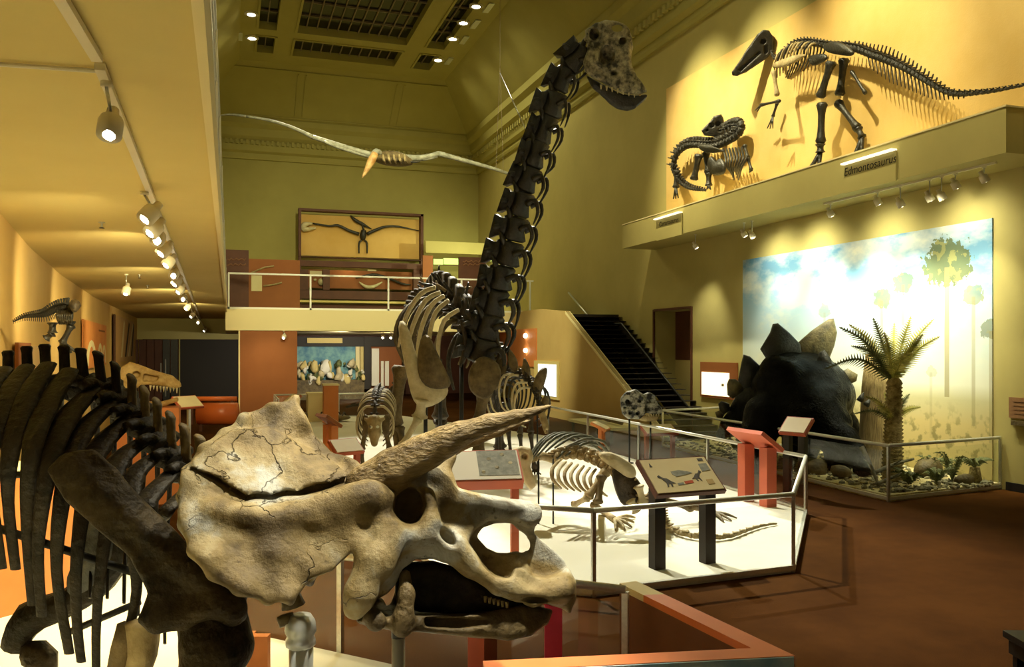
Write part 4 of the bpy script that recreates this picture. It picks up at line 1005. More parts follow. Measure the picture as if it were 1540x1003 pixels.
S.done('skull', M_BONE_TAN, T, [(.008, 22, 9)])
for sx, dd in ((-1, -.1), (1, -.1), (-1, 1.4), (1, 1.4)):
    A = fp(565 + sx * 15, 648, dd); B = fp(565 + sx * 21, 676, dd); Cq = fp(565 + sx * 19, 705, dd); Cq.z = .1
    longbone(T, A, B, .05, M_BONE_OL, 'upper_leg'); longbone(T, B, Cq, .038, M_BONE_OL, 'lower_leg')
    for k in range(3): bone(T, [Cq, Cq + (-FW * .8 + RT * (k - 1)) * .12 - UP * .03], [.032, .014], M_BONE_OL, 'toe', 6)
slabbone(T, [fp(x, y, -.2) for x, y in ((545, 628), (552, 624), (557, 640), (552, 656), (546, 650))], FW * .06, M_BONE_OL, 'scapula')
slabbone(T, [fp(x, y, -.2) for x, y in ((586, 628), (579, 624), (574, 640), (579, 656), (585, 650))], FW * .06, M_BONE_OL, 'scapula')

# ---- tyrannosaur head on poles at the island's right side
KD = 19.6
S = Sculpt(965, 608, KD, (928, 578, 1002, 640), .38, .024)
hb_ = S.world(947, 632); T = thing('mounted_skull', 'dark mounted carnivore head on thin poles in front of the stairs', 'skull', Vector((hb_.x, hb_.y, .05)))
S.add(smax(S.poly([(934, 610), (934, 598), (942, 589), (956, 586), (966, 592), (972, 604), (970, 622), (962, 630), (945, 630), (936, 622)]), np.abs(S.Y) - .24, .08))
S.add(smax(S.poly([(964, 594), (976, 590), (984, 594), (988, 606), (996, 616), (992, 622), (978, 622), (966, 618)]), np.abs(S.Y) - .13, .05), .03)
for x, y, r_ in ((944, 604, .05), (954, 612, .055), (948, 621, .04), (962, 603, .045), (959, 622, .04), (981, 602, .05), (940, 613, .035)):
    S.cut(smax(np.sqrt((S.PX - x) ** 2 + (S.PY - y) ** 2) * S.s - r_, S.Y + .08, .01), .02)
kk = S.done('cranium', mat('speckled_dark_skull', (.010, .010, .008), (.36, .36, .30), 9, .45, bump=.8, bscale=20, contrast=.25), T, [(.012, 22, 7)])
S.clear(); S.add(smax(S.poly([(962, 624), (978, 624), (992, 625), (988, 632), (972, 634), (960, 631)]), np.abs(S.Y) - .12, .05)); S.done('lower_jaw', M_BONE_TAN, T, [(.008, 20, 8)])
for i in range(6):
    p = S.world(972 + i * 3.6, 622, -.12); MB().tube([p, p - UP * .06], [.018, .006], 5).build('tooth', M_BONE_PALE, kk, True)
for px in (947, 978):
    a = S.world(px, 628); MB().tube([Vector((a.x, a.y, .05)), a], .022, 7).build('support_pole', M_BLACK, T, True)
for px in (947, 978):
    a = S.world(px, 628); MB().lathe((a.x, a.y, .05), [(.10, 0), (.10, .02), (.03, .035)], 12).build('pole_foot', M_BLACK, T)

# ---- bones lying on the floor by the island
def slabthing(name, label, cat, px, py, sz, m_, mtop):
    pass
# ---- reading stands
def stand(label, c, wid, dep, tilt, zf, ang, mbody, mface, legs=2, legw=.10, mleg=None, print_=None, name='reading_stand', boxd=.07):
    """c floor point; panel faces direction ang (radians from -FW towards RT); zf front edge height"""
    c = Vector(c); f = (-FW * math.cos(ang) + RT * math.sin(ang)).normalized(); r = UP.cross(f).normalized() * 1
    T = thing(name, label, 'sign', c)
    t = (-f * math.cos(tilt) + UP * math.sin(tilt)); nrm = r.cross(t).normalized()
    if nrm.z < 0: nrm = -nrm
    o0 = c + f * dep * .45 * math.cos(tilt) + UP * zf
    cen = o0 + t * dep / 2
    MB().obox(cen - nrm * boxd / 2, r * wid / 2, t * dep / 2, nrm * boxd / 2).build('desk', mbody, T)
    fa = MB().obox(cen + nrm * .006, r * (wid / 2 - .025), t * (dep / 2 - .025), nrm * .006).build('face', mface, T)
    for s_ in ((-1, 1) if legs == 2 else (0,)):
        b = c + r * s_ * (wid / 2 - legw * .9); topz = zf + dep * .35 * math.sin(tilt) - boxd * .6
        MB().bar(b, Vector((b.x, b.y, topz)), legw, legw, up=r).build('leg', mleg or mbody, T)
    return T, fa, o0, r, t, nrm
M_FACE = mat('cream_sign_face', (.66, .55, .30), (.70, .60, .34), 2, .5)
M_INK = mat('dark_print', (.05, .045, .04), (.12, .11, .09), 20, .7)
M_INKG = mat('grey_print', (.20, .21, .17), (.34, .34, .27), 14, .7)
M_INKR = mat('red_print', (.45, .08, .03), None, rough=.7)
c = onZ(1034, 866, .0) + FW * .30; c.z = .05
T, fa, o0, r, t, nrm = stand('tilted cream reading panel with dinosaur pictures at the front railing', c, 1.0, .60, R(38), .93, R(22), M_BROWN, M_FACE, legw=.15, mleg=M_DARKB, boxd=.06)
if r.dot(RT) < 0: r = -r
def on_face(u, v): return o0 + r * ((u - .5) * .97) + t * (.03 + v * .54) + nrm * .013
def patch(pts, m_, nm):
    P = [on_face(u, v) for u, v in pts]; MB().prism(P, nrm * .003).build(nm, m_, fa)
def dino(u, v, s_, fl):
    body = [(-1.5, .75), (-1.1, .95), (-.9, .7), (-.5, .35), (.1, .25), (.7, -.35), (1.35, -.75), (.6, -.75), (.45, -1.3), (.2, -1.3), (.2, -.7), (-.1, -.75), (-.35, -1.3), (-.6, -1.3), (-.4, -.5), (-.7, -.1), (-1.0, .35), (-1.4, .45)]
    patch([(u + fl * x * s_ * .075, v + y * s_ * .16) for x, y in body], M_INK, 'dinosaur_picture')
dino(.24, .36, 1.0, 1); dino(.70, .45, .9, -1)
patch([(.36, .60), (.48, .63), (.60, .58), (.66, .52), (.52, .47), (.40, .44), (.36, .52)], M_INKG, 'dinosaur_picture')
patch([(.82, .55), (.96, .58), (.955, .80), (.83, .78)], M_INKG, 'map_picture')
patch([(.86, .88), (.94, .88), (.94, .96), (.86, .96)], M_INK, 'small_emblem')
patch([(.10, .78), (.14, .78), (.12, .90)], M_INK, 'small_emblem')
patch([(.47, .20), (.60, .22), (.60, .30), (.47, .28)], M_INKR, 'red_caption')
patch([(.36, .18), (.45, .19), (.45, .25), (.36, .24)], M_INKG, 'caption')
patch([(.80, .14), (.90, .15), (.90, .30), (.80, .29)], mat('ochre_print', (.48, .34, .14), None), 'caption')
# red stand seen from behind at the island corner
c = onZ(1140, 752, 0); c = Vector((8.45, 12.6, .05))
c = onD(1138, 750, 14.6); c.z = .05
stand('brick-red reading stand seen from behind beside the island corner', c, .95, .55, R(35), .98, R(112), M_RED, M_FACE, legw=.20)
c = onD(1196, 700, 15.8); c.z = .0
stand('small red reading stand with cream top in front of the stegosaur', c, .55, .42, R(42), 1.15, R(-50), M_RED, M_FACE, legw=.13, mleg=M_DARKB)
# red case with bone photograph, left of the sprawling skeleton
c = onD(728, 800, 10.9); c.z = .05
T, fa, o0, r, t, nrm = stand('red reading stand with white face and bone picture above the horned snout', c, .98, .55, R(38), 1.0, R(10), M_RED, mat('white_sign_face', (.78, .74, .60), None, rough=.5), legw=.10, boxd=.16)
if r.dot(RT) < 0: r = -r
patch([(.42, .1), (.96, .1), (.96, .92), (.42, .92)], M_INKG, 'bone_picture')
for k in range(9):
    u, v = .48 + .05 * (k % 5) * 1.9, .22 + .14 * ((k * 3) % 5)
    P = [on_face(u + .03 * math.cos(a * 1.05), v + .05 * math.sin(a * 1.05)) + nrm * .003 for a in range(6)]; MB().prism(P, nrm * .003).build('bone_picture', M_BONE_PALE, fa)
# stands near the frill on the left of the island
c = onD(522, 690, 16.0); c.z = .05
stand('red reading stand with cream top just right of the frill', c, .60, .40, R(35), .72, R(40), M_RED, M_FACE, legw=.10)
c = onD(497, 670, 19.0); c.z = .05
stand('orange-brown reading stand behind the red stand near the frill', c, .62, .45, R(35), .95, R(125), M_RUST, M_FACE, legw=.16, mleg=M_ORANGE)
# low scatter of fossils on the floor
for k, (px, py, lb) in enumerate(((470, 632, 'dark fossil slab lying on the white floor near the frill top'), (500, 634, 'dark fossil block on the white floor behind the orange stand'))):
    c = onZ(px, py, .05); T = thing('fossil_slab', lb, 'fossil', c)
    MB().blob(c + UP * .12, .34, 70 + k, .5, 3, (1.6, 1, .45)).build('matrix', M_BONE_OL, T, True)
    for j in range(5): bone(T, [c + RT * (-.4 + .2 * j) + UP * .22 - FW * .2, c + RT * (-.38 + .2 * j) + UP * .34, c + RT * (-.33 + .2 * j) + UP * .2 + FW * .2], [.02, .03, .02], M_BONE_DK, 'rib', 6)
# ================================================================== skeletons on the right ledge, flying reptile
EX = 13.72
def ed(px, py, off=0): return onX(px, py, EX + off)
def ez(x, y): return (1100 + x / 5.013, 40 + y / 5.013)
T = thing('duckbill_skeleton', 'long-tailed duck-billed dinosaur skeleton striding along the right wall ledge', 'skeleton', Vector((EX, ed(1235, 225).y, LZ1 + .03)))
ML = M_BONE_DK
path = [(1160, 76), (1165, 88), (1174, 85), (1184, 75), (1196, 67), (1212, 64), (1230, 66), (1250, 70), (1270, 71), (1290, 74), (1310, 82), (1330, 89), (1360, 102), (1384, 116), (1404, 128), (1424, 139), (1444, 142), (1470, 140), (1500, 136), (1545, 127)]
W = [ed(*p) for p in path]
PR = resample(smoothpath(W, 6), 64)
VE = vert_mesh('plain_vertebra', 0, .5, 0, .5, .45)
def pxof(p):
    v = p - CAM; d = v.dot(FW); return 770 + F * v.dot(RT) / d
for i in range(63):
    a, b = PR[i], PR[i + 1]; c = (a + b) / 2; d = (b - a).normalized(); x = pxof(c); dep = (c - CAM).dot(FW) / F
    s_ = interp([1160, 1180, 1260, 1330, 1420, 1545], [.10, .14, .20, .20, .13, .06], x)
    put(VE, 'vertebra', ML, T, c, d, UP, ((b - a).length * .95, s_, s_))
    h_ = interp([1160, 1175, 1190, 1230, 1270, 1290, 1330, 1400, 1425, 1470, 1545], [2, 3, 9, 9, 9, 13, 22, 17, 9, 6, 4], x) * dep
    lean = -d * (.15 if x < 1280 else -.40) * h_
    top = c + UP * h_ + lean
    bone(T, [c + UP * s_ * .2, c.lerp(top, .6), top], [.022, .026, .022], ML, 'neural_spine', 6, .6)
    if 1302 < x < 1455:
        h2 = interp([1300, 1312, 1335, 1360, 1400, 1425, 1455], [14, 24, 32, 30, 22, 10, 5], x) * dep
        bone(T, [c - UP * s_ * .3, c - UP * h2 * .6 + d * h2 * .12, c - UP * h2 + d * h2 * .2], [.02, .022, .012], ML, 'chevron', 6, .6)
    if 1176 < x < 1232:
        L_ = interp([1176, 1186, 1210, 1232], [26, 40, 44, 22], x) * dep
        for sg in (-1, 1):
            bone(T, [c, c + Vector((sg * .18, 0, -.06 * L_)), c + Vector((sg * .24, 0, -.45 * L_)) + d * -.18 * L_, c + Vector((sg * .16, 0, -.95 * L_)) + d * -.36 * L_], [.024, .030, .026, .014], M_BONE_TAN if sg < 0 and int(x) % 3 else ML, 'rib', 6, .7)
dk = (ed(1135, 85) - CAM).dot(FW)
S = Sculpt(1134, 80, dk, (1098, 46, 1166, 114), .3, .026)
S.add(smax(S.poly([ez(*p) for p in ((20, 312), (26, 335), (60, 340), (120, 320), (200, 275), (262, 235), (300, 190), (298, 110), (268, 62), (230, 55), (190, 80), (155, 130), (110, 190), (60, 262))]), np.abs(S.Y) - S.ctl([(*ez(30, 320), .16), (*ez(120, 240), .08), (*ez(230, 140), .17), (*ez(280, 120), .16)]), .05))
S.cut(smax(np.sqrt((S.PX - 1146) ** 2 + (S.PY - 66) ** 2) * S.s - .075, S.Y + .04, .01), .02)
S.cut(smax(S.poly([ez(*p) for p in ((60, 300), (200, 190), (215, 205), (80, 315))]), S.Y + .05, .01), .02)
S.cut(smax(S.poly([ez(*p) for p in ((235, 160), (262, 150), (262, 205), (240, 215))]), S.Y + .06, .01), .02)
S.done('skull', ML, T, [(.010, 20, 1)])
slabbone(T, [ed(*ez(*p), -.22) for p in ((690, 150), (760, 112), (850, 130), (925, 190), (900, 222), (800, 212), (720, 190))], (.1, 0, 0), ML, 'ilium')
slabbone(T, [ed(*ez(*p), -.2) for p in ((585, 240), (605, 215), (700, 205), (722, 245), (640, 292), (600, 285))], (.08, 0, 0), ML, 'pubis')
slabbone(T, [ed(*ez(*p), -.25) for p in ((315, 310), (330, 270), (480, 215), (560, 210), (540, 235), (420, 300))], (.06, 0, 0), M_BONE_TAN, 'scapula')
def lb(a, b, r_, nm, off=0, m_=None): longbone(T, ed(*ez(*a), off), ed(*ez(*b), off), r_, m_ or ML, nm, 1.6)
lb((755, 262), (668, 535), .085, 'femur', -.28); lb((682, 575), (672, 880), .085, 'tibia', -.28)
lb((850, 240), (815, 520), .085, 'femur', .2); lb((800, 570), (955, 770), .075, 'tibia', .2)
lb((955, 770), (985, 835), .07, 'metatarsal', .2); lb((670, 885), (670, 950), .08, 'metatarsal', -.28)
lb((318, 335), (345, 520), .05, 'humerus', -.25, M_BONE_TAN); lb((365, 560), (220, 592), .035, 'forearm', -.25); lb((345, 575), (312, 680), .035, 'forearm', .15)
lb((905, 335), (1012, 505), .035, 'ischium', 0)
for a, b in (((225, 590), (178, 632)), ((225, 590), (195, 640)), ((312, 680), (270, 768)), ((312, 680), (290, 772)), ((312, 680), (312, 768))):
    bone(T, [ed(*ez(*a), -.2), ed(*ez(*b), -.2)], [.028, .012], ML, 'finger', 6)
for bx_, off in (((670, 950), -.28), ((985, 838), .2)):
    f0 = ed(*ez(*bx_), off); zz = LZ1 + .06
    for k in (-1, 0, 1): bone(T, [f0, Vector((f0.x - .18 + .1 * abs(k), f0.y + .16 * k + .12, zz + .05)), Vector((f0.x - .30 + .12 * abs(k), f0.y + .22 * k + .2, zz))], [.06, .05, .02], ML, 'toe', 6)
# ---- smaller skeleton with arched-back neck
def cz_(x, y): return (1000 + x / 6.687, 160 + y / 6.687)
def cq(x, y, off=0): return onX(*cz_(x, y), EX + off)
T = thing('curled_skeleton', 'smaller skeleton with neck arched back over its body on the ledge end', 'skeleton', Vector((EX, cq(250, 800).y, LZ1 + .03)))
VV2 = vert_mesh('small_vertebra', .9, .5, -.1, .6, .48, .18)
column(T, [cq(*p) for p in ((590, 205), (670, 155), (745, 145), (775, 205), (740, 280), (640, 345), (520, 395), (400, 395), (310, 385), (215, 400), (140, 455), (98, 530), (82, 620))], 30, VV2, ML, UP, .24, .22, 'vertebra', upf=lambda i, t, d: (Vector((1, 0, 0)).cross(d)) )
column(T, [cq(*p) for p in ((84, 625), (120, 710), (170, 775), (260, 825), (410, 845))], 16, VV2, ML, UP, .2, .08, 'tail_vertebra')
dk = (cq(490, 210) - CAM).dot(FW)
S = Sculpt(*cz_(490, 210), dk, (1054, 172, 1092, 212), .26, .024)
S.add(smax(S.poly([cz_(*p) for p in ((375, 232), (440, 172), (490, 108), (560, 95), (582, 130), (586, 220), (600, 262), (575, 300), (545, 335), (500, 300), (400, 282))]), np.abs(S.Y) - .16, .06))
for x, y, r_ in ((470, 190, .07), (530, 180, .08), (545, 240, .05), (430, 232, .04)): S.cut(smax(np.sqrt((S.PX - cz_(x, y)[0]) ** 2 + (S.PY - cz_(x, y)[1]) ** 2) * S.s - r_, S.Y + .05, .01), .02)
S.done('skull', ML, T, [(.012, 18, 2)])
for k in range(8):
    t = k / 7; x0 = lerp(590, 800, t); bone(T, [cq(x0, lerp(430, 410, t), -.05), cq(x0 + 20, 520, -.28), cq(x0 + 30 - 60 * t, lerp(600, 620, t), -.3), cq(lerp(660, 740, t), lerp(660, 740, (k % 4) / 3), -.1)], [.03, .035, .03, .018], ML, 'rib', 6)
def lb2(a, b, r_, nm, off=-.2, m_=None): longbone(T, cq(*a, off), cq(*b, off), r_, m_ or ML, nm, 1.6)
lb2((345, 480), (290, 740), .09, 'femur'); lb2((410, 465), (440, 670), .09, 'femur', .1); lb2((440, 670), (440, 800), .08, 'tibia', .1)
lb2((120, 640), (110, 820), .08, 'tibia', 0); lb2((800, 390), (835, 520), .05, 'humerus'); lb2((835, 520), (868, 640), .04, 'forearm')
for a, b in (((110, 820), (85, 930)), ((110, 820), (110, 930)), ((110, 820), (135, 920)), ((868, 640), (848, 665)), ((440, 800), (420, 835)), ((440, 800), (460, 835))): bone(T, [cq(*a, -.05), cq(*b, -.05)], [.05, .02], ML, 'toe', 6)
slabbone(T, [cq(*p, -.1) for p in ((440, 540), (470, 500), (520, 560), (570, 520), (610, 600), (590, 680), (500, 690), (440, 640))], (.12, 0, 0), ML, 'pelvis')
slabbone(T, [cq(*p, -.15) for p in ((330, 400), (420, 380), (560, 430), (600, 450), (480, 470), (380, 450))], (.1, 0, 0), ML, 'ilium')
# ---- name plates with a picture light each
def plate_(tl, tr, br, bl, txt, size, lab):
    P = [onX(*p, LX - .05) for p in (tl, tr, br, bl)]
    y0, y1 = P[1].y, P[0].y; z1_, z0_ = (P[0].z + P[1].z) / 2, (P[2].z + P[3].z) / 2
    T = thing('name_plate', lab, 'sign', (LX - .03, (y0 + y1) / 2, z0_))
    MB().box((LX - .05, y0, z0_), (LX - .016, y1, z1_)).build('board', M_WALL, T)
    MB().box((LX - .16, y0, z1_), (LX - .016, y1, z1_ + .035)).build('light_bar', mat('glowing_tube', (1, .95, .75), None, emit=.9), T)
    text_mesh('lettering', txt, size, M_DARKB, T, (LX - .052, (y0 + y1) / 2, z1_ - .28 * (z1_ - z0_) - size * .25), (0, -1, 0), (0, 0, 1), .12, .002, 'CENTER')
plate_((1270, 247), (1347, 228), (1347, 272), (1270, 291), 'Edmontosaurus', .245, 'long name plate on the ledge below the striding skeleton')
plate_((987, 331), (1025, 320), (1026, 352), (990, 362), 'Camarasaurus', .21, 'small name plate on the ledge below the arched-neck skeleton')
# ---- flying reptile on wires
FDp = 30.0
fq = lambda px, py, dd=0: onD(px, py, FDp + dd)
T = thing('flying_reptile', 'flying reptile skeleton with long thin wings hung under the ceiling', 'skeleton', fq(590, 240))
MW = mat('ivory_wing_bone', (.22, .22, .16), (.42, .42, .33), 6, .5)
for pts, rad in (([(572, 236, 0), (548, 230, -.3), (505, 217, -.8), (470, 206, -1.2)], [.12, .10, .09, .08]), ([(555, 236, -.2), (510, 222, -.8), (488, 213, -1.1)], [.06, .06, .05]), ([(470, 206, -1.2), (440, 192, -1.6), (405, 181, -2.0), (370, 175, -2.3)], [.08, .06, .05, .04]), ([(370, 175, -2.3), (345, 172, -2.5), (328, 174, -2.7)], [.04, .03, .012]),
                 ([(598, 236, 0), (625, 238, .3), (642, 236, .5), (660, 231, .7)], [.11, .12, .10, .09]), ([(660, 231, .7), (700, 242, 1.2), (740, 253, 1.6), (779, 266, 2.0)], [.10, .085, .07, .05]), ([(636, 241, .4), (650, 237, .6), (658, 235, .7)], [.03, .07, .04])):
    bone(T, [fq(*p) for p in pts], rad, MW, 'wing_bone', 8)
MB().blob(fq(588, 238), .42, 5, .3, 3, (1.5, 1, .6)).build('body', M_BONE_OL, T, True)
for k in range(5): bone(T, [fq(576 + k * 8, 233, -.3), fq(577 + k * 8, 240, -.45), fq(580 + k * 8, 246, -.2)], [.04, .05, .02], M_BONE_TAN, 'rib', 6)
bone(T, [fq(572, 232, -.2), fq(566, 228, -.4), fq(562, 233, -.5)], [.10, .12, .12], MW, 'neck', 8)
bone(T, [fq(564, 231, -.5), fq(558, 243, -.6), fq(551, 256, -.7), fq(545, 267, -.8)], [.13, .15, .09, .02], mat('amber_skull', (.42, .20, .05), (.70, .48, .20), 5, .5), 'skull', 8)
bone(T, [fq(562, 240, -.5), fq(554, 254, -.65), fq(546, 266, -.8)], [.05, .05, .015], MW, 'lower_jaw', 7)
bone(T, [fq(600, 238), fq(608, 243), fq(612, 243)], [.08, .07, .1], M_BONE_DK, 'pelvis', 7)
bone(T, [fq(612, 241), fq(622, 244), fq(632, 243)], [.04, .03, .02], M_BONE_DK, 'leg', 6)
wz = onD(752, 100, FDp + 1.7)
for (px, py) in ((746, 254), (757, 259)):
    a = onD(px, py, FDp + 1.7); MB().tube([a, wz], .008, 5).build('hanging_wire', M_BARS, T)
MB().tube([wz, Vector((wz.x, wz.y, ZC + .02))], .008, 5).build('hanging_wire', M_BARS, T)
# ================================================================== horned dinosaur in the foreground
TD = 4.45
def z1(pts): return [(270 + x / 2.371, 580 + y / 2.371) for x, y in pts]
def q1(x, y): return (270 + x / 2.371, 580 + y / 2.371)
tb_ = onD(300, 800, TD); tb_.z = .2
T = thing('horned_dinosaur_skeleton', 'big foreground skeleton of a horned dinosaur with frilled skull and long brow horn', 'skeleton', tb_)
# skull bone: mottled tan, greys imitating highlights, with dark cracks and olive patches
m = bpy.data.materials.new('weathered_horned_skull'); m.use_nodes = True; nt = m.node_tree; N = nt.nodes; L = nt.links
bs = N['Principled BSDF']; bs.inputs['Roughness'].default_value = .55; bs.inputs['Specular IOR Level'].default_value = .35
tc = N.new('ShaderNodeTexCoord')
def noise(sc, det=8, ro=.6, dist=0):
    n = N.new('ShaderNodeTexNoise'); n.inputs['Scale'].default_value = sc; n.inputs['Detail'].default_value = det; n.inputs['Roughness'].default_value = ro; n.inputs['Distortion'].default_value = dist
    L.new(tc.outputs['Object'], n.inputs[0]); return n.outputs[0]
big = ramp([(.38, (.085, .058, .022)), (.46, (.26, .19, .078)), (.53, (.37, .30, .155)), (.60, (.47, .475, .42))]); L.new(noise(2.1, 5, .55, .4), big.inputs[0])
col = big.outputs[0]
pt = ramp([(.50, (0, 0, 0)), (.66, (1, 1, 1))]); L.new(noise(4.3, 7, .65, .6), pt.inputs[0])
col = mixc(math_('MULTIPLY', pt.outputs[0], .6), col, (.17, .12, .045))
vo = N.new('ShaderNodeTexVoronoi'); vo.feature = 'DISTANCE_TO_EDGE'; vo.inputs['Scale'].default_value = 3.4
mpv = N.new('ShaderNodeVectorMath'); mpv.operation = 'ADD'; nn = N.new('ShaderNodeTexNoise'); nn.inputs['Scale'].default_value = 5; nn.inputs['Detail'].default_value = 6; L.new(tc.outputs['Object'], nn.inputs[0])
scl = N.new('ShaderNodeVectorMath'); scl.operation = 'SCALE'; scl.inputs['Scale'].default_value = .45; L.new(nn.outputs['Color'], scl.inputs[0])
L.new(tc.outputs['Object'], mpv.inputs[0]); L.new(scl.outputs[0], mpv.inputs[1]); L.new(mpv.outputs[0], vo.inputs['Vector'])
ck = ramp([(0, (1, 1, 1)), (.010, (.6, .6, .6)), (.022, (0, 0, 0))]); L.new(vo.outputs['Distance'], ck.inputs[0])
gate = ramp([(.48, (0, 0, 0)), (.56, (1, 1, 1))]); L.new(noise(1.6, 3), gate.inputs[0])
crack = math_('MULTIPLY', ck.outputs[0], gate.outputs[0])
col = mixc(math_('MULTIPLY', crack, .85), col, (.03, .02, .01))
sp = ramp([(.62, (0, 0, 0)), (.70, (1, 1, 1))]); L.new(noise(28, 4), sp.inputs[0])
col = mixc(math_('MULTIPLY', sp.outputs[0], .55), col, (.05, .035, .015))
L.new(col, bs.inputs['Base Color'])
bp_ = N.new('ShaderNodeBump'); bp_.inputs['Strength'].default_value = .75; bp_.inputs['Distance'].default_value = .02
hgt2 = math_('SUBTRACT', math_('ADD', noise(9, 10, .68), math_('MULTIPLY', noise(45, 6), .35)), math_('MULTIPLY', crack, .8))
L.new(hgt2, bp_.inputs['Height']); L.new(bp_.outputs[0], bs.inputs['Normal'])
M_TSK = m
S = Sculpt(575, 780, TD, (278, 590, 872, 968), .74, .0135)
print('skull grid', S.X.shape)
# frill: parietal sheet behind, squamosal sheet in front
outer = [(690, 330), (640, 272), (550, 240), (485, 180), (445, 95), (420, 52), (345, 72), (255, 108), (200, 155), (130, 198), (80, 255), (55, 330), (48, 430), (68, 510), (108, 590), (180, 662), (262, 707), (350, 737), (420, 737), (455, 712), (482, 672), (560, 640), (605, 585), (665, 520), (720, 440)]
rim = []
oc = z1(outer)
for i in range(len(oc)):                      # gently scalloped rim
    rim.append(oc[i])
ncf = S.ctl([(*q1(420, 60), .0), (*q1(480, 180), -.02), (*q1(560, 240), -.04), (*q1(660, 300), -.14), (*q1(330, 90), -.08), (*q1(220, 160), -.20), (*q1(120, 220), -.32), (*q1(60, 340), -.46), (*q1(60, 480), -.56), (*q1(130, 600), -.62), (*q1(260, 700), -.62), (*q1(400, 730), -.54), (*q1(480, 650), -.46), (*q1(600, 560), -.38), (*q1(690, 440), -.30), (*q1(400, 300), -.22), (*q1(300, 450), -.40), (*q1(350, 580), -.50), (*q1(500, 480), -.38), (*q1(500, 350), -.24)], 16)
dpl = S.poly(rim)
thick = .026 + .020 * np.clip(1 + dpl / .10, 0, 1)          # swollen rim
S.add(smax(dpl, np.abs(S.Y - ncf) - thick, .03))
sq = z1([(50, 290), (110, 292), (180, 330), (270, 384), (350, 384), (440, 374), (530, 352), (600, 330), (680, 320), (760, 400), (690, 500), (605, 590), (560, 640), (482, 672), (455, 712), (420, 737), (350, 737), (262, 707), (180, 662), (108, 590), (68, 510), (48, 430)])
dsq = S.poly(sq)
S.add(smax(dsq, np.abs(S.Y - ncf + .030) - .034, .018), .006)
S.add(S.cap([(*q1(150, 420), -.54), (*q1(330, 470), -.46), (*q1(520, 430), -.38), (*q1(680, 400), -.36)], [.02, .045, .07, .09]), .12)     # squamosal ridge
# raised lower lip on the parietal: broken slab edge
lip = S.poly(z1([(84, 284), (150, 308), (215, 348), (268, 384), (305, 376), (350, 384), (395, 368), (440, 374), (490, 358), (545, 348), (612, 326), (570, 290), (470, 225), (330, 150), (205, 165), (82, 255)]))
fade = np.clip((S.PY - (580 + 120 / 2.371)) / 95, 0, 1)
S.add(smax(lip, np.abs(S.Y - ncf + .02 + .055 * fade) - .042, .008), .004)
for i in range(13):                            # bumps along the rim
    t = i / 12; k = 5 + t * 13; a = int(k); fr_ = k - a
    p = (lerp(oc[a][0], oc[a + 1][0], fr_), lerp(oc[a][1], oc[a + 1][1], fr_))
    yy = float(idw(np.array([p[0]]), np.array([p[1]]), [(*q1(420, 60), .0), (*q1(220, 160), -.20), (*q1(120, 220), -.32), (*q1(60, 340), -.46), (*q1(60, 480), -.56), (*q1(130, 600), -.62), (*q1(260, 700), -.62), (*q1(400, 730), -.54)], 2.4, 16)[0])
    S.add(S.cap([(p[0], p[1], yy), (p[0] + 2, p[1], yy)], [.012, .012]), .05)
def crackcut(line, wz, dep):
    U = []; D_ = []
    for i, (x, y) in enumerate(line):
        a_ = line[max(i - 1, 0)]; b_ = line[min(i + 1, len(line) - 1)]; dx, dy = b_[0] - a_[0], b_[1] - a_[1]; l_ = math.hypot(dx, dy); w_ = wz * (.25 if i in (0, len(line) - 1) else 1)
        U.append((x - dy / l_ * w_, y + dx / l_ * w_)); D_.append((x + dy / l_ * w_, y - dx / l_ * w_))
    S.cut(smax(S.poly(z1(U + D_[::-1])), S.Y - ncf - dep, .006), .008)
crackcut([(88, 290), (150, 314), (215, 356), (268, 392), (305, 386), (350, 393), (395, 378), (440, 383), (490, 367), (545, 357), (610, 333)], 7, -.03)
# face block
faceP = z1([(640, 330), (700, 280), (780, 262), (870, 258), (935, 242), (985, 262), (965, 310), (990, 392), (1045, 428), (1130, 444), (1215, 440), (1255, 455), (1262, 490), (1250, 540), (1300, 580), (1365, 640), (1396, 715), (1392, 775), (1372, 822), (1345, 800), (1290, 782), (1200, 772), (1130, 722), (1060, 690), (980, 642), (900, 616), (835, 612), (792, 640), (768, 690), (738, 722), (700, 742), (688, 770), (645, 792), (612, 770), (603, 735), (632, 680), (668, 610), (655, 520), (640, 430)])
fw_ = S.ctl([(*q1(700, 400), .33), (*q1(760, 300), .30), (*q1(930, 260), .14), (*q1(900, 340), .24), (*q1(830, 440), .33), (*q1(980, 480), .24), (*q1(1100, 470), .16), (*q1(1240, 470), .11), (*q1(1000, 600), .26), (*q1(1130, 690), .21), (*q1(1250, 740), .16), (*q1(1370, 700), .10), (*q1(1370, 800), .06), (*q1(720, 560), .38), (*q1(640, 740), .44), (*q1(760, 620), .36), (*q1(900, 560), .32)], 14)
S.add(smax(S.poly(faceP), np.abs(S.Y) - fw_, .07), .05)
# cheek horn flare
S.add(S.cap([(*q1(760, 520), -.36), (*q1(700, 620), -.42), (*q1(650, 720), -.45), (*q1(630, 770), -.43)], [.09, .085, .07, .045], .04), .06)
S.add(S.cap([(*q1(880, 400), -.30), (*q1(890, 480), -.32), (*q1(850, 540), -.33), (*q1(760, 530), -.35)], [.04, .045, .05, .05], .03), .05)   # orbit rim
S.add(S.cap([(*q1(1000, 430), -.14), (*q1(1130, 462), -.11), (*q1(1240, 470), -.08)], [.07, .07, .065], .03), .05)
S.add(S.cap([(*q1(1020, 640), -.24), (*q1(1120, 710), -.20), (*q1(1240, 755), -.15), (*q1(1350, 740), -.10)], [.05, .05, .05, .05], .03), .05)
S.add(S.cap([(*q1(880, 520), -.32), (*q1(960, 570), -.28), (*q1(1030, 640), -.24)], [.05, .055, .05], .03), .06)
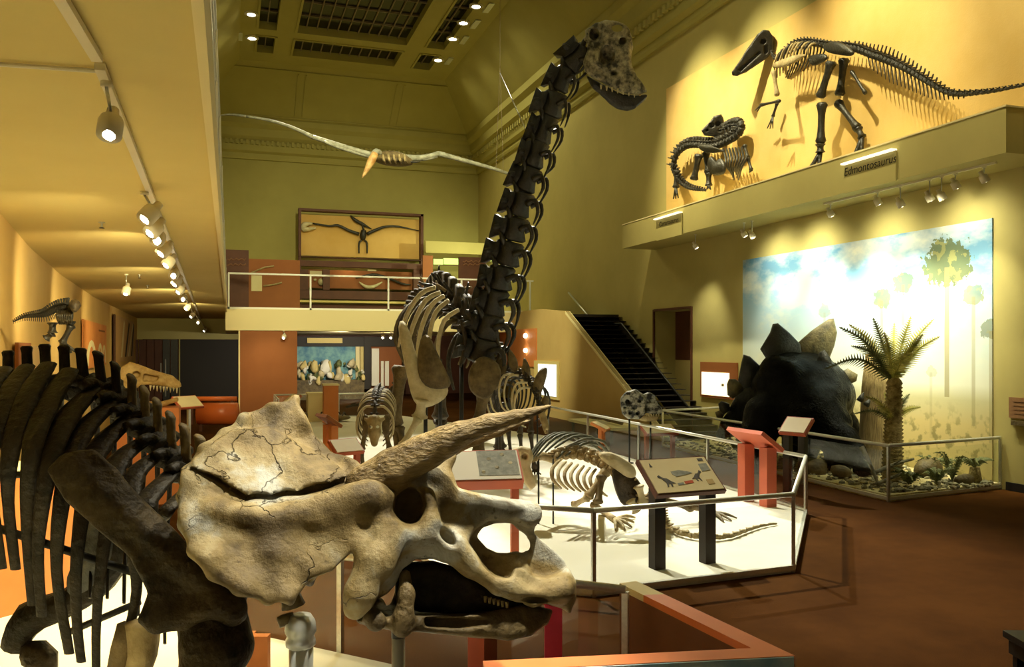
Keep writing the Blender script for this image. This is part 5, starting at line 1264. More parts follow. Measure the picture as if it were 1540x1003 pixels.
# openings
def ell(px, py, rx, rz, ymax, ang=0):
    c, s_ = math.cos(ang), math.sin(ang); dx = S.PX - px; dz = S.PY - py
    a = (dx * c + dz * s_) / rx; b = (-dx * s_ + dz * c) / rz
    return smax((np.sqrt(a * a + b * b) - 1) * min(rx, rz) * S.s, S.Y - ymax, .01)
S.cut(ell(*q1(815, 432), 22, 27, -.10), .025)
hole = S.poly(z1([(1050, 545), (1070, 515), (1115, 503), (1180, 507), (1225, 545), (1236, 588), (1215, 604), (1190, 600), (1155, 606), (1120, 604), (1085, 588)]))
S.cut(hole, .02)
rec = S.poly(z1([(1020, 565), (1045, 520), (1100, 492), (1175, 492), (1240, 530), (1290, 565), (1345, 610), (1378, 660), (1350, 686), (1290, 694), (1245, 684), (1215, 660), (1180, 655), (1160, 690), (1115, 682), (1070, 640)]))
S.cut(smax(rec, S.Y + .05, .01), .025)
S.cut(smax(S.poly(z1([(1242, 552), (1290, 568), (1340, 612), (1372, 658), (1345, 680), (1290, 688), (1245, 676), (1225, 640)])), S.Y + .012, .01), .02)
S.cut(smax(S.poly(z1([(1040, 560), (1075, 590), (1120, 612), (1190, 612), (1150, 650), (1135, 678), (1090, 655)])), S.Y + .03, .01), .02)
S.cut(ell(*q1(948, 545), 7, 14, -.22, -.75), .02)
S.cut(ell(*q1(1245, 766), 20, 3.5, -.12, .1), .015)
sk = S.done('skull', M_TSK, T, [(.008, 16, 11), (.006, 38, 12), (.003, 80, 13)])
# brow horns
S.clear()
hp = [(672, 362), (755, 310), (870, 250), (940, 213), (1000, 187), (1100, 152), (1200, 126), (1336, 88)]
hr = [.115, .112, .098, .080, .064, .050, .036, .007]
hy = [-.26, -.28, -.31, -.34, -.36, -.37, -.36, -.34]
S.add(S.cap([(*q1(*p), y) for p, y in zip(hp, hy)], [r * .95 for r in hr], .02))
M_HORN = mat('brown_grained_horn', (.075, .046, .016), (.40, .29, .125), 5, .5, bump=.8, bscale=22, contrast=.7, stretch=(1, 2.6, 2.6))
hf = S.f.copy()
S.sym = False; S.done('brow_horn', M_HORN, sk, [(.007, 22, 21), (.004, 50, 22)])
f_far = hf[:, ::-1, :].copy(); lo_keep = S.lo; S.lo = (S.lo[0], S.h / 2 - S.h, S.lo[2]); S.f = f_far
S.done('brow_horn', M_HORN, sk, [(.007, 22, 23), (.004, 50, 22)]); S.lo = lo_keep
S.sym = True; S.clear()
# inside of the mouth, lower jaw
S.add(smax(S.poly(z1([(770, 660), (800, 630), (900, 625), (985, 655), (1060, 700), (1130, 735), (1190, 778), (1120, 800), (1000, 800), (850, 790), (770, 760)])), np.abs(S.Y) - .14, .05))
S.done('palate', mat('shaded_mouth_bone', (.016, .012, .007), (.06, .045, .02), 8, .6, bump=.6, bscale=20), sk, [(.008, 20, 31)])  # near-black base puts the mouth's shade into its colour
S.clear()
jawP = z1([(630, 792), (660, 802), (700, 800), (740, 800), (780, 802), (850, 800), (950, 800), (1060, 806), (1140, 790), (1230, 782), (1312, 803), (1292, 850), (1230, 886), (1150, 898), (1095, 886), (960, 870), (800, 850), (690, 832), (640, 815)])
jw = S.ctl([(*q1(650, 800), .34), (*q1(800, 820), .30), (*q1(1000, 840), .24), (*q1(1150, 850), .18), (*q1(1280, 830), .10)], 14)
S.add(smax(S.poly(jawP), np.abs(S.Y) - jw, .05))
S.cut(smax(S.poly(z1([(860, 812), (1000, 818), (1090, 822), (1080, 846), (980, 848), (870, 836)])), S.Y + .18, .01), .02)
S.add(S.cap([(*q1(800, 668), -.28), (*q1(805, 730), -.30), (*q1(795, 800), -.31), (*q1(790, 835), -.30)], [.030, .036, .042, .05], .03), .03)   # coronoid
S.add(S.cap([(*q1(690, 800), -.36), (*q1(700, 812), -.36)], [.05, .05]), .04)
M_JAW = mat('dark_olive_jaw', (.028, .019, .008), (.21, .15, .065), 4, .55, bump=.9, bscale=16, contrast=.6)
S.done('lower_jaw', M_JAW, sk, [(.007, 18, 41), (.005, 40, 42)])
for i in range(6):
    p = q1(lerp(1075, 1150, i / 5), lerp(748, 770, i / 5)); a = S.world(*p, -.17); MB().tube([a, a - UP * .03], [.011, .007], 5).build('tooth', M_BONE_TAN, sk, True)
# ---------------------------------------------------------------- body
def bt(px, py, dd=0): return onD(px, py, TD + dd)
def z2(x, y): return (x / 1.7825, 440 + y / 1.7825)
MB_ = mat('silhouette_dark_bone', (.006, .005, .003), (.030, .022, .011), 5, .5, bump=.6, bscale=24, spec=.25)  # near-black colour stands in for bones seen in silhouette
tops = [(-16, 531), (12, 527), (40, 520), (67, 517), (96, 519), (121, 523), (147, 529), (173, 546), (198, 565), (217, 583), (236, 601), (256, 621), (277, 639), (300, 655)]
bases = [(-18, 575), (12, 573), (42, 572), (70, 572), (98, 571), (126, 570), (153, 576), (176, 594), (199, 614), (219, 636), (238, 658), (259, 680), (281, 700), (302, 712)]
bl = [bt(x, y, .45 - .35 * i / 13) for i, (x, y) in enumerate(bases)]
VB = vert_mesh('trunk_vertebra', 0, .5, 0, .0, .44)
for i in range(14):
    tp_, b_ = bt(*tops[i], .45 - .35 * i / 13), bl[i]
    d = (bl[min(i + 1, 13)] - bl[max(i - 1, 0)]).normalized(); L_ = .115
    put(VB, 'vertebra', MB_, T, b_ - UP * .05, d, UP, (L_, .19, .19))
    u = (tp_ - b_); w0 = .036
    sd = d.cross(UP).normalized()
    mb = MB(); P = [(b_ - u * .3, 1.15, 1.2), (b_ + u * .3, 1.0, .8), (b_ + u * .8, .95, .8), (tp_ - u * .06, 1.05, 1.1), (tp_, .7, .8)]
    vs = []; fs = []
    for k, (c, a, b) in enumerate(P):
        for j in range(8):
            t = 2 * math.pi * j / 8; vs.append(c + d * math.cos(t) * w0 * a + sd * math.sin(t) * .026 * b)
    for k in range(4):
        for j in range(8): fs.append((k * 8 + j, k * 8 + (j + 1) % 8, k * 8 + 8 + (j + 1) % 8, k * 8 + 8 + j))
    fs += [tuple(range(8)), tuple(range(32, 40))]
    mb.add(vs, fs).build('neural_spine', MB_ if i < 8 else M_BONE_OL, T, True)
    for sg in (-1, 1):                                  # side processes
        bone(T, [b_ - UP * .03, b_ + sd * sg * .08 + UP * .0, b_ + sd * sg * .14 - UP * .01], [.04, .035, .032], MB_, 'side_process', 7)
# near ribs: wide flat heads that narrow downwards
ribs = [
    ([(10, 205), (-60, 300), (-90, 450), (-80, 700)], 30), ([(72, 198), (10, 290), (-25, 420), (-20, 560), (5, 740)], 30),
    ([(130, 192), (62, 300), (28, 430), (22, 560), (42, 742)], 31), ([(188, 208), (115, 320), (85, 430), (72, 600), (88, 838)], 32),
    ([(252, 258), (168, 352), (128, 480), (102, 680), (112, 868)], 32), ([(300, 296), (212, 385), (172, 520), (152, 740), (186, 968)], 31),
    ([(350, 335), (262, 420), (232, 520), (205, 720), (206, 880), (218, 990)], 31), ([(402, 388), (318, 452), (296, 560), (268, 760), (258, 900), (258, 1040)], 28),
    ([(440, 425), (356, 498), (352, 640), (366, 800), (330, 960)], 27), ([(480, 465), (402, 545), (390, 580), (384, 604)], 27), ([(515, 515), (450, 580), (432, 612)], 20)]
for k, (pts, w_) in enumerate(ribs):
    P = []
    n_ = len(pts)
    for j, p in enumerate(pts):
        t = j / (n_ - 1); dd = lerp(.30 - .02 * k, -.30, min(1, t * 2.2)) + max(0, t - .6) * .35
        P.append(bt(*z2(*p), dd))
    if n_ > 3: rad = [w_ * .0021 * v for v in (.75, 1.15, .70, .46, .40, .36)[:n_]]
    else: rad = [w_ * .0021 * v for v in (.75, 1.0, .45)]
    if n_ == 4 and k != 0: rad = [w_ * .0021 * v for v in (.75, 1.15, .9, .4)]
    bone(T, P, rad, MB_, 'rib', 9, .42, up=RT, sm=5)
# far ribs
for k in range(9):
    c = bl[k + 1]; sd = RT.cross(UP)
    P = [c + FW * .15, c + FW * .42 - UP * .14 - RT * .05, c + FW * .62 - UP * .5 - RT * .12, c + FW * .60 - UP * .95 - RT * .14, c + FW * .38 - UP * 1.35 - RT * .05]
    bone(T, P, [.04, .04, .03, .026, .02], MB_, 'rib', 7, .5)
# shoulder blade and upper arm
scp = [(182, 475), (212, 440), (280, 428), (335, 482), (385, 552), (470, 648), (560, 738), (600, 800), (625, 862), (560, 880), (470, 872), (428, 858), (378, 842), (402, 780), (362, 692), (290, 622), (222, 552)]
Ssc = Sculpt(235, 780, TD - .42, (92, 672, 362, 962), .24, .016, sym=False)
dsc = Ssc.poly([z2(*p) for p in scp])
bend = Ssc.ctl([(*z2(220, 470), .10), (*z2(330, 600), .02), (*z2(480, 760), -.04), (*z2(600, 860), .02)], 30)
Ssc.add(smax(dsc, np.abs(Ssc.Y - bend) - .040, .035))
Ssc.add(Ssc.cap([(*z2(240, 470), .06), (*z2(360, 600), -.03), (*z2(480, 720), -.07), (*z2(590, 850), -.05)], [.03, .04, .045, .05], .02), .07)
Ssc.add(Ssc.cap([(*z2(420, 850), -.02), (*z2(520, 830), -.06), (*z2(600, 830), -.04)], [.05, .05, .04], .02), .05)
M_SCAP = mat('dark_mottled_scapula', (.008, .006, .003), (.075, .053, .022), 3.2, .55, bump=.9, bscale=18, spec=.15)
Ssc.done('scapula', M_SCAP, T, [(.006, 18, 51), (.005, 45, 52)])
Sh = Sculpt(300, 985, TD - .40, (215, 895, 385, 1090), .2, .017, sym=False)
Sh.add(Sh.cap([(310, 935, .0), (318, 985, -.02), (300, 1040, 0), (290, 1085, .02)], [.15, .14, .115, .11], .06))
Sh.add(Sh.cap([(335, 925, 0), (345, 975, .0)], [.07, .08], .04), .08)
Sh.done('humerus', M_SCAP, T, [(.008, 15, 61), (.005, 40, 62)])
foot_z = .2
hb = bt(290, 1085, -.40)
longbone(T, Vector((hb.x, hb.y, hb.z + .05)), Vector((hb.x + .05, hb.y, .38)), .075, M_SCAP, 'ulna')
el = bt(215, 935, -.28)
bone(T, [el, bt(214, 985, -.28), bt(196, 1060, -.25), Vector((bt(196, 1060, -.25).x, bt(196, 1060, -.25).y, .3))], [.085, .07, .055, .06], M_BONE_TAN, 'radius', 9)
bone(T, [bt(196, 945, -.22), bt(180, 1000, -.2), bt(176, 1080, -.2)], [.07, .06, .05], M_BONE_OL, 'radius', 9)
# far forelimb below the frill
fa = [(432, 862), (447, 905)]
bone(T, [bt(440, 850, .35), bt(436, 885, .35), bt(441, 912, .35)], [.06, .05, .07], M_BONE_OL, 'humerus', 9)
bone(T, [bt(428, 925, .35), bt(432, 940, .33)], [.05, .045], M_BONE_OL, 'elbow_joint', 8)
MB().lathe(bt(452, 935, .35) - UP * .0, [(.0, .04), (.06, .04), (.085, .0), (.09, -.05), (.075, -.08), (.085, -.10), (.085, -.13), (.06, -.15)], 12).build('elbow_joint', M_PIPE, T, True)
pf = bt(453, 958, .35); MB().tube([Vector((pf.x, pf.y, .2)), Vector((pf.x, pf.y, .6)), pf], [.075, .062, .07], 12).build('radius', M_PIPE, T, True)
for k in range(3):
    c = Vector((pf.x, pf.y, .2)); a = -.6 + k * .6
    bone(T, [c + UP * .1, c + (RT * math.sin(a) - FW * math.cos(a)) * .14 + UP * .05, c + (RT * math.sin(a) - FW * math.cos(a)) * .22 + UP * .025], [.05, .045, .02], M_BONE_OL, 'toe', 7)
    c = Vector((hb.x + .05, hb.y, .2))
    bone(T, [c + UP * .18, c + (RT * math.sin(a) - FW * math.cos(a)) * .16 + UP * .07, c + (RT * math.sin(a) - FW * math.cos(a)) * .26 + UP * .03], [.06, .05, .02], M_BONE_OL, 'toe', 7)
# far hind limb glimpsed through the ribs
bone(T, [bt(196, 800, .9), bt(150, 868, .9), bt(105, 905, .9), bt(45, 930, .9), bt(18, 975, .9)], [.10, .11, .09, .11, .07], MB_, 'femur', 9)
bone(T, [bt(40, 985, .9), bt(62, 990, .9), bt(60, 1060, .9)], [.08, .10, .08], M_BONE_BK, 'tibia', 9)
fz = bt(60, 1060, .9); longbone(T, fz, Vector((fz.x, fz.y, .25)), .06, M_BONE_BK, 'fibula')
slabbone(T, [bt(x, y, .85) for x, y in ((130, 770), (160, 765), (178, 790), (176, 835), (150, 880), (110, 900), (104, 868), (122, 830))], FW * .12, mat('blue_grey_bone', (.03, .032, .03), (.16, .17, .17), 6, .5, bump=.6, bscale=20), 'sternal_plate')
# steel armature
for a, b, r_, dd in (((-40, 782), (205, 862), .022, -.15), ((-40, 712), (105, 716), .018, -.1), ((200, 940), (330, 862), .018, .1), ((352, 858), (378, 838), .02, .2), ((105, 950), (210, 905), .02, .5)):
    MB().tube([bt(*a, dd), bt(*b, dd)], r_, 8).build('armature_bar', M_BLACK, T, True)
def pole(px, ytop, dd, r_, msplit):
    a = bt(px, ytop, dd); c = Vector((a.x, a.y, .2)); k = bt(px, msplit, dd)
    MB().tube([c, Vector((a.x, a.y, k.z))], r_, 12).build('support_pipe', M_PIPE, T, True)
    MB().tube([Vector((a.x, a.y, k.z)), a], r_ * 1.04, 12).build('support_sleeve', M_BLACK, T, True)
pole(599, 930, .05, .036, 958)
pole(361, 838, .25, .034, 928)
for a, b in (((330, 838), (352, 900)), ((345, 800), (330, 870)), ((372, 842), (366, 900)), ((318, 700), (328, 790)), ((345, 900), (335, 940))):
    MB().tube([bt(*a, .3), bt(*b, .3)], .022, 7).build('armature_bar', M_BLACK, T, True)
# ================================================================== left gallery, balcony wall, under the balcony
GWP = [g0] + gw[1:]
def onWall(px, py, off=.03):
    r = ray(px, py)
    for i in range(len(GWP) - 1):
        a, b = GWP[i], GWP[i + 1]; d = b - a; n = Vector((d.y, -d.x, 0)).normalized()
        if n.x < 0: n = -n
        den = r.dot(n)
        if abs(den) < 1e-6: continue
        t = ((a + n * off) - Vector((0, 0, 0))).dot(n) / den
        p = CAM + r * t; s_ = (Vector((p.x, p.y, 0)) - a).dot(d) / d.length_squared
        if t > 0 and -.02 <= s_ <= 1.02: return p, n, d.normalized()
    return onD(px, py, 15), Vector((1, 0, 0)), Vector((0, 1, 0))
def wallboard(name, label, cat, x0, y0, x1, y1, m_, th=.04):
    a, n, d = onWall(x0, (y0 + y1) / 2); b, n2, d2 = onWall(x1, (y0 + y1) / 2); n = (n + n2).normalized()
    k = (a - CAM).dot(FW); z1_ = CAMZ + (HY - y0) * k / F; z0_ = CAMZ + (HY - y1) * k / F
    T = thing(name, label, cat, Vector((a.x, a.y, z0_)))
    A, B = Vector((a.x, a.y, z0_)), Vector((b.x, b.y, z0_))
    MB().prism([A, B, B + n * th, A + n * th], (0, 0, z1_ - z0_)).build('board', m_, T)
    return T, A + n * (th + .004), B + n * (th + .004), z0_, z1_, n
M_POST = mat('orange_poster', (.72, .24, .05), (.80, .32, .08), 1.5, .6)
T, A, B, z0_, z1_, n = wallboard('poster', 'orange poster with pale arch shapes on the gallery wall', 'poster', 123, 480, 158, 556, M_POST)
def wp(A, B, z0_, z1_, u, v): return Vector((lerp(A.x, B.x, u), lerp(A.y, B.y, u), lerp(z0_, z1_, v)))
for c0, w_, h_ in ((.28, .20, .55), (.66, .12, .50), (.86, .10, .46)):
    P = [wp(A, B, z0_, z1_, c0 + w_ * math.cos(a), .05 + (h_ * max(0, math.sin(a)))) for a in [math.pi * k / 8 for k in range(9)]] + [wp(A, B, z0_, z1_, c0 - w_ * .55 * math.cos(a), .05 + h_ * .75 * max(0, math.sin(a))) for a in [math.pi * k / 8 for k in range(9)]]
    MB().prism(P, n * .004).build('arch_print', M_CREAM, T)
MB().prism([wp(A, B, z0_, z1_, u, v) for u, v in ((.60, .82), (.9, .82), (.9, .86), (.60, .86))], n * .004).build('caption_print', M_RUST, T)
T, A, B, z0_, z1_, n = wallboard('framed_picture', 'framed picture of slanting pale shapes beyond the orange poster', 'picture', 171, 473, 200, 546, mat('tan_picture', (.60, .36, .12), (.66, .42, .16), 3, .6))
for k, (u0, u1) in enumerate(((.25, .45), (.45, .72), (.62, .95), (.8, 1.0))):
    MB().prism([wp(A, B, z0_, z1_, u, v) for u, v in ((u0, .1), (u0 + .07, .1), (u1, .9), (u1 - .05, .95))], n * .004).build('pale_shape', M_CREAM if k % 2 == 0 else M_DARKB, T)
MB().prism([wp(A, B, z0_, z1_, u, v) for u, v in ((-.06, 0), (0, 0), (0, 1), (-.06, 1))], n * .02).build('frame_edge', M_BROWN, T)
wallboard('wall_panel', 'plain brown-orange panel on the gallery wall behind the spines', 'panel', 22, 515, 42, 600, M_RUST)
wallboard('wall_panel', 'cream and tan label panel right of the brown-orange panel', 'panel', 44, 520, 66, 580, mat('tan_label', (.62, .42, .18), None))
# small theropod skeleton mounted in front of the wall
HD = 9.0
hq = lambda px, py, dd=0: onD(px, py, HD + dd)
bs_ = hq(95, 560); T = thing('theropod_skeleton', 'small two-legged skeleton with straight tail mounted by the left wall', 'skeleton', Vector((bs_.x, bs_.y, 0)))
def hz_(x, y): return (x / 5.573, 440 + y / 5.573)
VH = vert_mesh('theropod_vertebra', .9, .5, -.15, .5, .45, .16, .7)
column(T, [hq(*hz_(*p)) for p in ((110, 245), (200, 205), (290, 195), (380, 185), (450, 150), (520, 130), (580, 130))], 30, VH, M_BONE_DK, UP, .02, .10, 'tail_vertebra')
for k in range(7): bone(T, [hq(*hz_(490 + k * 18, 150), 0), hq(*hz_(485 + k * 19, 200), -.15), hq(*hz_(500 + k * 15, 260), -.05)], [.018, .022, .012], M_BONE_DK, 'rib', 6)
bone(T, [hq(*hz_(575, 140)), hq(*hz_(610, 130)), hq(*hz_(620, 110), -.1)], [.05, .05, .05], M_BONE_DK, 'neck', 7)
bone(T, [hq(*hz_(618, 80), -.1), hq(*hz_(628, 105), -.15), hq(*hz_(622, 150), -.2)], [.035, .06, .03], M_BONE_BK, 'skull', 8)
for a, b, c in (((550, 200), (600, 270), (520, 425)), ((440, 250), (440, 340), (385, 385))):
    longbone(T, hq(*hz_(*a)), hq(*hz_(*b)), .035, M_BONE_DK, 'femur'); longbone(T, hq(*hz_(*b)), hq(*hz_(*c)), .03, M_BONE_DK, 'tibia')
f = hq(*hz_(520, 425)); 
for k in (-1, 0, 1): bone(T, [f, f + RT * (.10 + .04 * k) + FW * .06 * k - UP * .10], [.03, .012], M_BONE_DK, 'toe', 6)
MB().tube([Vector((f.x, f.y, 0)), f], .02, 7).build('support_rod', M_BLACK, T, True)
# yellow tyrannosaur skull
RD = 15.0
S = Sculpt(225, 575, RD, (180, 536, 275, 612), .34, .022)
c = S.world(225, 600); T = thing('carnivore_skull', 'yellow-brown carnivore skull with long teeth behind the neck spines', 'skull', Vector((c.x, c.y, 0)))
S.add(smax(S.poly([(186, 556), (200, 546), (216, 552), (235, 560), (255, 566), (265, 576), (266, 582), (258, 584), (240, 580), (222, 578), (200, 586), (188, 580)]), np.abs(S.Y) - S.ctl([(195, 560, .26), (225, 565, .17), (262, 578, .10)]), .05))
S.cut(smax(np.sqrt((S.PX - 208) ** 2 + (S.PY - 564) ** 2) * S.s - .06, S.Y + .06, .01), .02)
S.cut(smax(S.poly([(218, 563), (238, 568), (232, 574), (216, 573)]), S.Y + .05, .01), .02)
M_YB = mat('amber_skull_bone', (.34, .20, .05), (.62, .44, .16), 5, .55, bump=.5, bscale=20)
k_ = S.done('cranium', M_YB, T, [(.008, 22, 3)])
S.clear(); S.add(smax(S.poly([(196, 590), (215, 600), (240, 602), (262, 596), (262, 602), (240, 610), (210, 610), (194, 600)]), np.abs(S.Y) - .14, .05)); S.done('lower_jaw', M_YB, T, [(.006, 22, 4)])
for i in range(9):
    p = S.world(lerp(226, 260, i / 8), lerp(579, 583, i / 8), -.14 + .05 * i / 8); MB().tube([p, p - UP * .10 * (1 - .3 * (i % 2))], [.022, .005], 6).build('tooth', M_BONE_PALE, k_, True)
q = S.world(225, 606); MB().box((q.x - .5, q.y - .3, 0), (q.x + .5, q.y + .3, q.z - .04)).build('plinth', M_ORANGE, T)
# dark screen and red benches under the gallery end
SYs = BFY + 9.4
def onYp(px, py, Y): return onY(px, py, Y)
a, b = onY(270, 512, SYs), onY(372, 600, SYs)
T = thing('dark_alcove', 'black projection alcove with thin pale frame under the gallery end', 'alcove', (a.x, SYs, 0))
MB().box((a.x, SYs, .2), (b.x, SYs + .05, 3.12)).build('screen', M_DARKB, T)
for x in (a.x, b.x): MB().box((x - .03, SYs - .03, 0), (x + .03, SYs + .1, 3.14)).build('frame_post', M_WALL, T)
a2, b2 = onY(196, 500, SYs - .4), onY(268, 600, SYs - .4)
T = thing('wall_panelling', 'dark brown vertical panelling left of the black alcove', 'panel', (a2.x, SYs - .4, 0))
for k in range(6):
    x0 = lerp(a2.x, b2.x, k / 6); x1 = lerp(a2.x, b2.x, (k + 1) / 6)
    MB().box((x0 + .02, SYs - .4 - .02 * (k % 2), 0), (x1 - .02, SYs - .3, 3.12)).build('panel_board', M_BROWN if k < 4 else M_BLACK, T)
for k, (px, py0, py1) in enumerate(((249, 540, 596), (242, 546, 590))):
    p = onY(px, py0, SYs - .5); q = onY(px, py1, SYs - .5); MB().bar(p, q, .06, .04, up=RT).build('shiny_edge', M_ALU, T)
bd = 30.0
for k, (y_, x0, x1, lb_) in enumerate(((600, 282, 356, 'upper red padded rail below the black alcove'), (622, 298, 357, 'lower red padded counter below the black alcove'))):
    d_ = bd - k * 2.5
    T = thing('padded_rail', lb_, 'counter', Vector((onD(x0, y_, d_).x, onD(x0, y_, d_).y, 0)))
    r_ = .09 if k == 0 else .36
    p, q = onD(x0, y_, d_), onD(x1, y_, d_)
    MB().tube([p, q], [r_, r_], 12, .7, up=UP).build('cushion', mat('glossy_orange_red', (.62, .14, .03), None, rough=.3), T, True)
    for t in (.08, .92): m_ = p.lerp(q, t); MB().bar(Vector((m_.x, m_.y, 0)), m_, .10, .10, up=RT).build('leg', M_BROWN, T)
# rust partition wall under the balcony
a, b = onY(361, 500, BFY + .05), onY(447, 500, BFY + .05)
T = thing('partition', 'tall rust-orange partition standing under the balcony', 'partition', (a.x, BFY + .05, 0))
MB().box((a.x, BFY + .05, 0), (b.x, BFY + .35, BZ0 - .01)).build('panel', M_RUST, T)
MB().box((a.x - .06, BFY + .0, 0), (a.x, BFY + .40, BZ0 - .01)).build('edge_trim', M_CREAM, T)
# red stands of the gallery
for px, py, d_, an, lb_ in ((284, 640, 24.0, 60, 'small red reading stand in front of the red padded counter'), (436, 640, 25.0, -60, 'small dark reading stand in front of the rust partition')):
    c = onD(px, py, d_); c.z = 0; stand(lb_, c, .8, .5, R(38), 1.05, R(an), M_RED if px < 300 else M_RUST, M_FACE, legs=1, legw=.08, mleg=M_STEEL)
# undersea diorama room beyond the balcony front
DY = 45.5
def dbox(nm, x0, y0, x1, y1, m_, T, dy=0, th=.06):
    a, b = onY(x0, y0, DY + dy), onY(x1, y1, DY + dy); return MB().box((a.x, DY + dy, b.z), (b.x, DY + dy + th, a.z)).build(nm, m_, T)
a = onY(448, 640, DY); T = thing('undersea_diorama', 'blue-green undersea diorama window seen under the balcony', 'diorama', (a.x, DY, 0))
M_SEA = mat('blue_sea_painting', (.035, .16, .30), (.25, .50, .46), 1.6, .6, contrast=.5, emit=0)
dbox('sea_painting', 447, 520, 535, 572, M_SEA, T)
dbox('header', 447, 506, 604, 521, M_DARKB, T, -.3, .2)
dbox('lit_ledge', 462, 508, 515, 516, M_GOLD, T, -.45, .1)
dbox('dark_post', 548, 506, 558, 585, M_DARKB, T, -.4, .2)
dbox('cream_column', 535, 521, 541, 570, M_CREAM, T, -.1, .1); dbox('cream_column', 542, 521, 549, 572, M_GOLD, T, -.05, .1)
dbox('counter', 447, 572, 548, 600, M_BONE_OL, T, -.5, .3)
dbox('white_panel', 559, 524, 570, 580, M_WHITE, T, -.2); dbox('white_panel', 573, 543, 577, 582, M_WHITE, T, -.2); dbox('white_panel', 579, 543, 585, 580, M_WHITE, T, -.2)
dbox('back_wall', 556, 508, 604, 590, M_RUST, T, .1)
rng = random.Random(5)
for k in range(44):
    px, py = rng.uniform(450, 546), rng.uniform(545, 572); p = onY(px, py, DY - .4 - rng.random() * .3)
    MB().blob(p, rng.uniform(.05, .17), k, 1.1, 2, (1, .6, 1.4)).build('coral', (M_BONE_PALE, M_WHITE, M_LEAFD, M_GOLD)[k % 4], T, True)
# orange and cream plinths near it
for px, y0, y1, w_, d_, m_, lb_ in ((497, 577, 612, .50, 30.0, M_ORANGE, 'bright orange plinth in front of the undersea diorama'), (478, 590, 614, .75, 31.0, M_CREAM, 'low cream plinth left of the bright orange plinth')):
    p = onD(px, y0, d_); c = Vector((p.x, p.y, 0)); T = thing('plinth', lb_, 'plinth', c)
    MB().box((c.x - w_ / 2, c.y - w_ / 2, .05), (c.x + w_ / 2, c.y + w_ / 2, p.z - .06)).build('body', m_, T)
    MB().box((c.x - w_ / 2 - .03, c.y - w_ / 2 - .03, p.z - .06), (c.x + w_ / 2 + .03, c.y + w_ / 2 + .03, p.z)).build('top', M_CREAM, T)
# stair wall: lit case and orange panel
def sidebox(nm, x0, y0, x1, y1, X, m_, T, th=.06):
    a, b = onX(x0, y0, X), onX(x1, y1, X); return MB().box((X, a.y, b.z), (X + th, b.y, a.z)).build(nm, m_, T)
M_LITW = mat('lit_case_white', (.80, .88, .92), None, emit=.9)
T = thing('wall_case', 'small lit blue-white case set in the stair wall', 'display case', onX(822, 600, SX0 - .05))
sidebox('frame', 803, 542, 840, 602, SX0 - .06, M_GOLD, T); sidebox('lit_back', 809, 547, 836, 597, SX0 - .08, M_LITW, T, .02)
T = thing('wall_sign', 'orange wall panel with round lamp beside the stair wall', 'sign', onX(775, 560, SX0 - .05))
sidebox('panel', 752, 497, 806, 552, SX0 - .05, M_ORANGE, T, .05)
for py in (505, 527):
    c = onX(790, py, SX0 - .10); MB().lathe(c, [(.0, -.05), (.09, -.05), (.10, 0), (.07, .06), (0, .06)], 10, (-1, 0, 0)).build('round_lamp', M_BULB, T, True)
# right wall: lit case and small label
T = thing('wall_case', 'small lit display case in the right wall beyond the stegosaur', 'display case', onX(1080, 600, XR - .05))
sidebox('frame', 1053, 544, 1108, 602, XR - .06, M_RUST, T, .05); sidebox('lit_back', 1055, 559, 1096, 597, XR - .08, mat('lit_case_cream', (1, .86, .52), None, emit=1.4), T, .02)
sidebox('specimen', 1085, 577, 1088, 581, XR - .10, M_BONE_TAN, T, .02)
T = thing('wall_label', 'brown label board at the right edge beside the mural', 'sign', onX(1530, 640, XR - .05))
sidebox('board', 1517, 597, 1552, 631, XR - .05, mat('brown_label', (.26, .13, .06), (.34, .18, .08), 6, .6), T, .04); sidebox('lower_strip', 1520, 632, 1552, 642, XR - .09, M_BONE_OL, T, .08)
for k in range(4): sidebox('caption_line', 1524, 604 + 6 * k, 1548, 606 + 6 * k, XR - .056, M_DARKB, T, .005)
# small stands in the aisle right of the island
for px, py, d_, an, lb_, m_ in ((905, 660, 22.0, 70, 'little orange stand with dark fossil in the aisle', M_ORANGE), (992, 668, 21.0, 20, 'low red reading stand below the mounted head', M_RED)):
    c = onD(px, py, d_); c.z = 0; stand(lb_, c, .9 if px > 950 else .5, .45, R(25), .62, R(an), m_, M_FACE, legs=2, legw=.09)
# low case with a bone beside stair foot
c = Vector((10.6, 23.0, 0)); T = thing('low_bench', 'long pale bench with fossil jaws along the stair wall', 'bench', c)
MB().box((c.x - .5, c.y - 1.6, .42), (c.x + .5, c.y + 1.6, .5)).build('top', M_CREAM, T)
for sx in (-.42, .42):
    for sy in (-1.4, 1.4): MB().bar((c.x + sx, c.y + sy, 0), (c.x + sx, c.y + sy, .42), .08, .08, up=RT).build('leg', M_DARKB, T)
bone(T, [c + Vector((0, -1.2, .58)), c + Vector((-.1, -.4, .66)), c + Vector((.1, .4, .62)), c + Vector((0, 1.2, .56))], [.05, .09, .08, .03], M_BONE_OL, 'jaw_bone', 8)
# dark bench corner at the lower right edge
T = thing('dark_bench', 'corner of a low black bench at the bottom right edge', 'bench', onZ(1570, 985, 0))
p0, p1 = onZ(1508, 958, .42), onZ(1512, 985, .42)
a = onZ(1508, 957, .42); b = a + RT * 1.2; c = b - FW * .5; d = a - FW * .5
MB().prism([a, b, c, d], (0, 0, .05)).build('seat', M_BLACK, T)
MB().prism([p - UP * .12 for p in (a + RT * .03 - FW * .03, b, c, d + RT * .03 + FW * .03)], (0, 0, .10)).build('apron', M_DARKB, T)
for p in (a + RT * .08 - FW * .08, b - RT * .08 - FW * .08, c - RT * .08 + FW * .08, d + RT * .08 + FW * .08): MB().bar(Vector((p.x, p.y, 0)), Vector((p.x, p.y, .42)), .06, .06, up=RT).build('leg', M_BLACK, T)

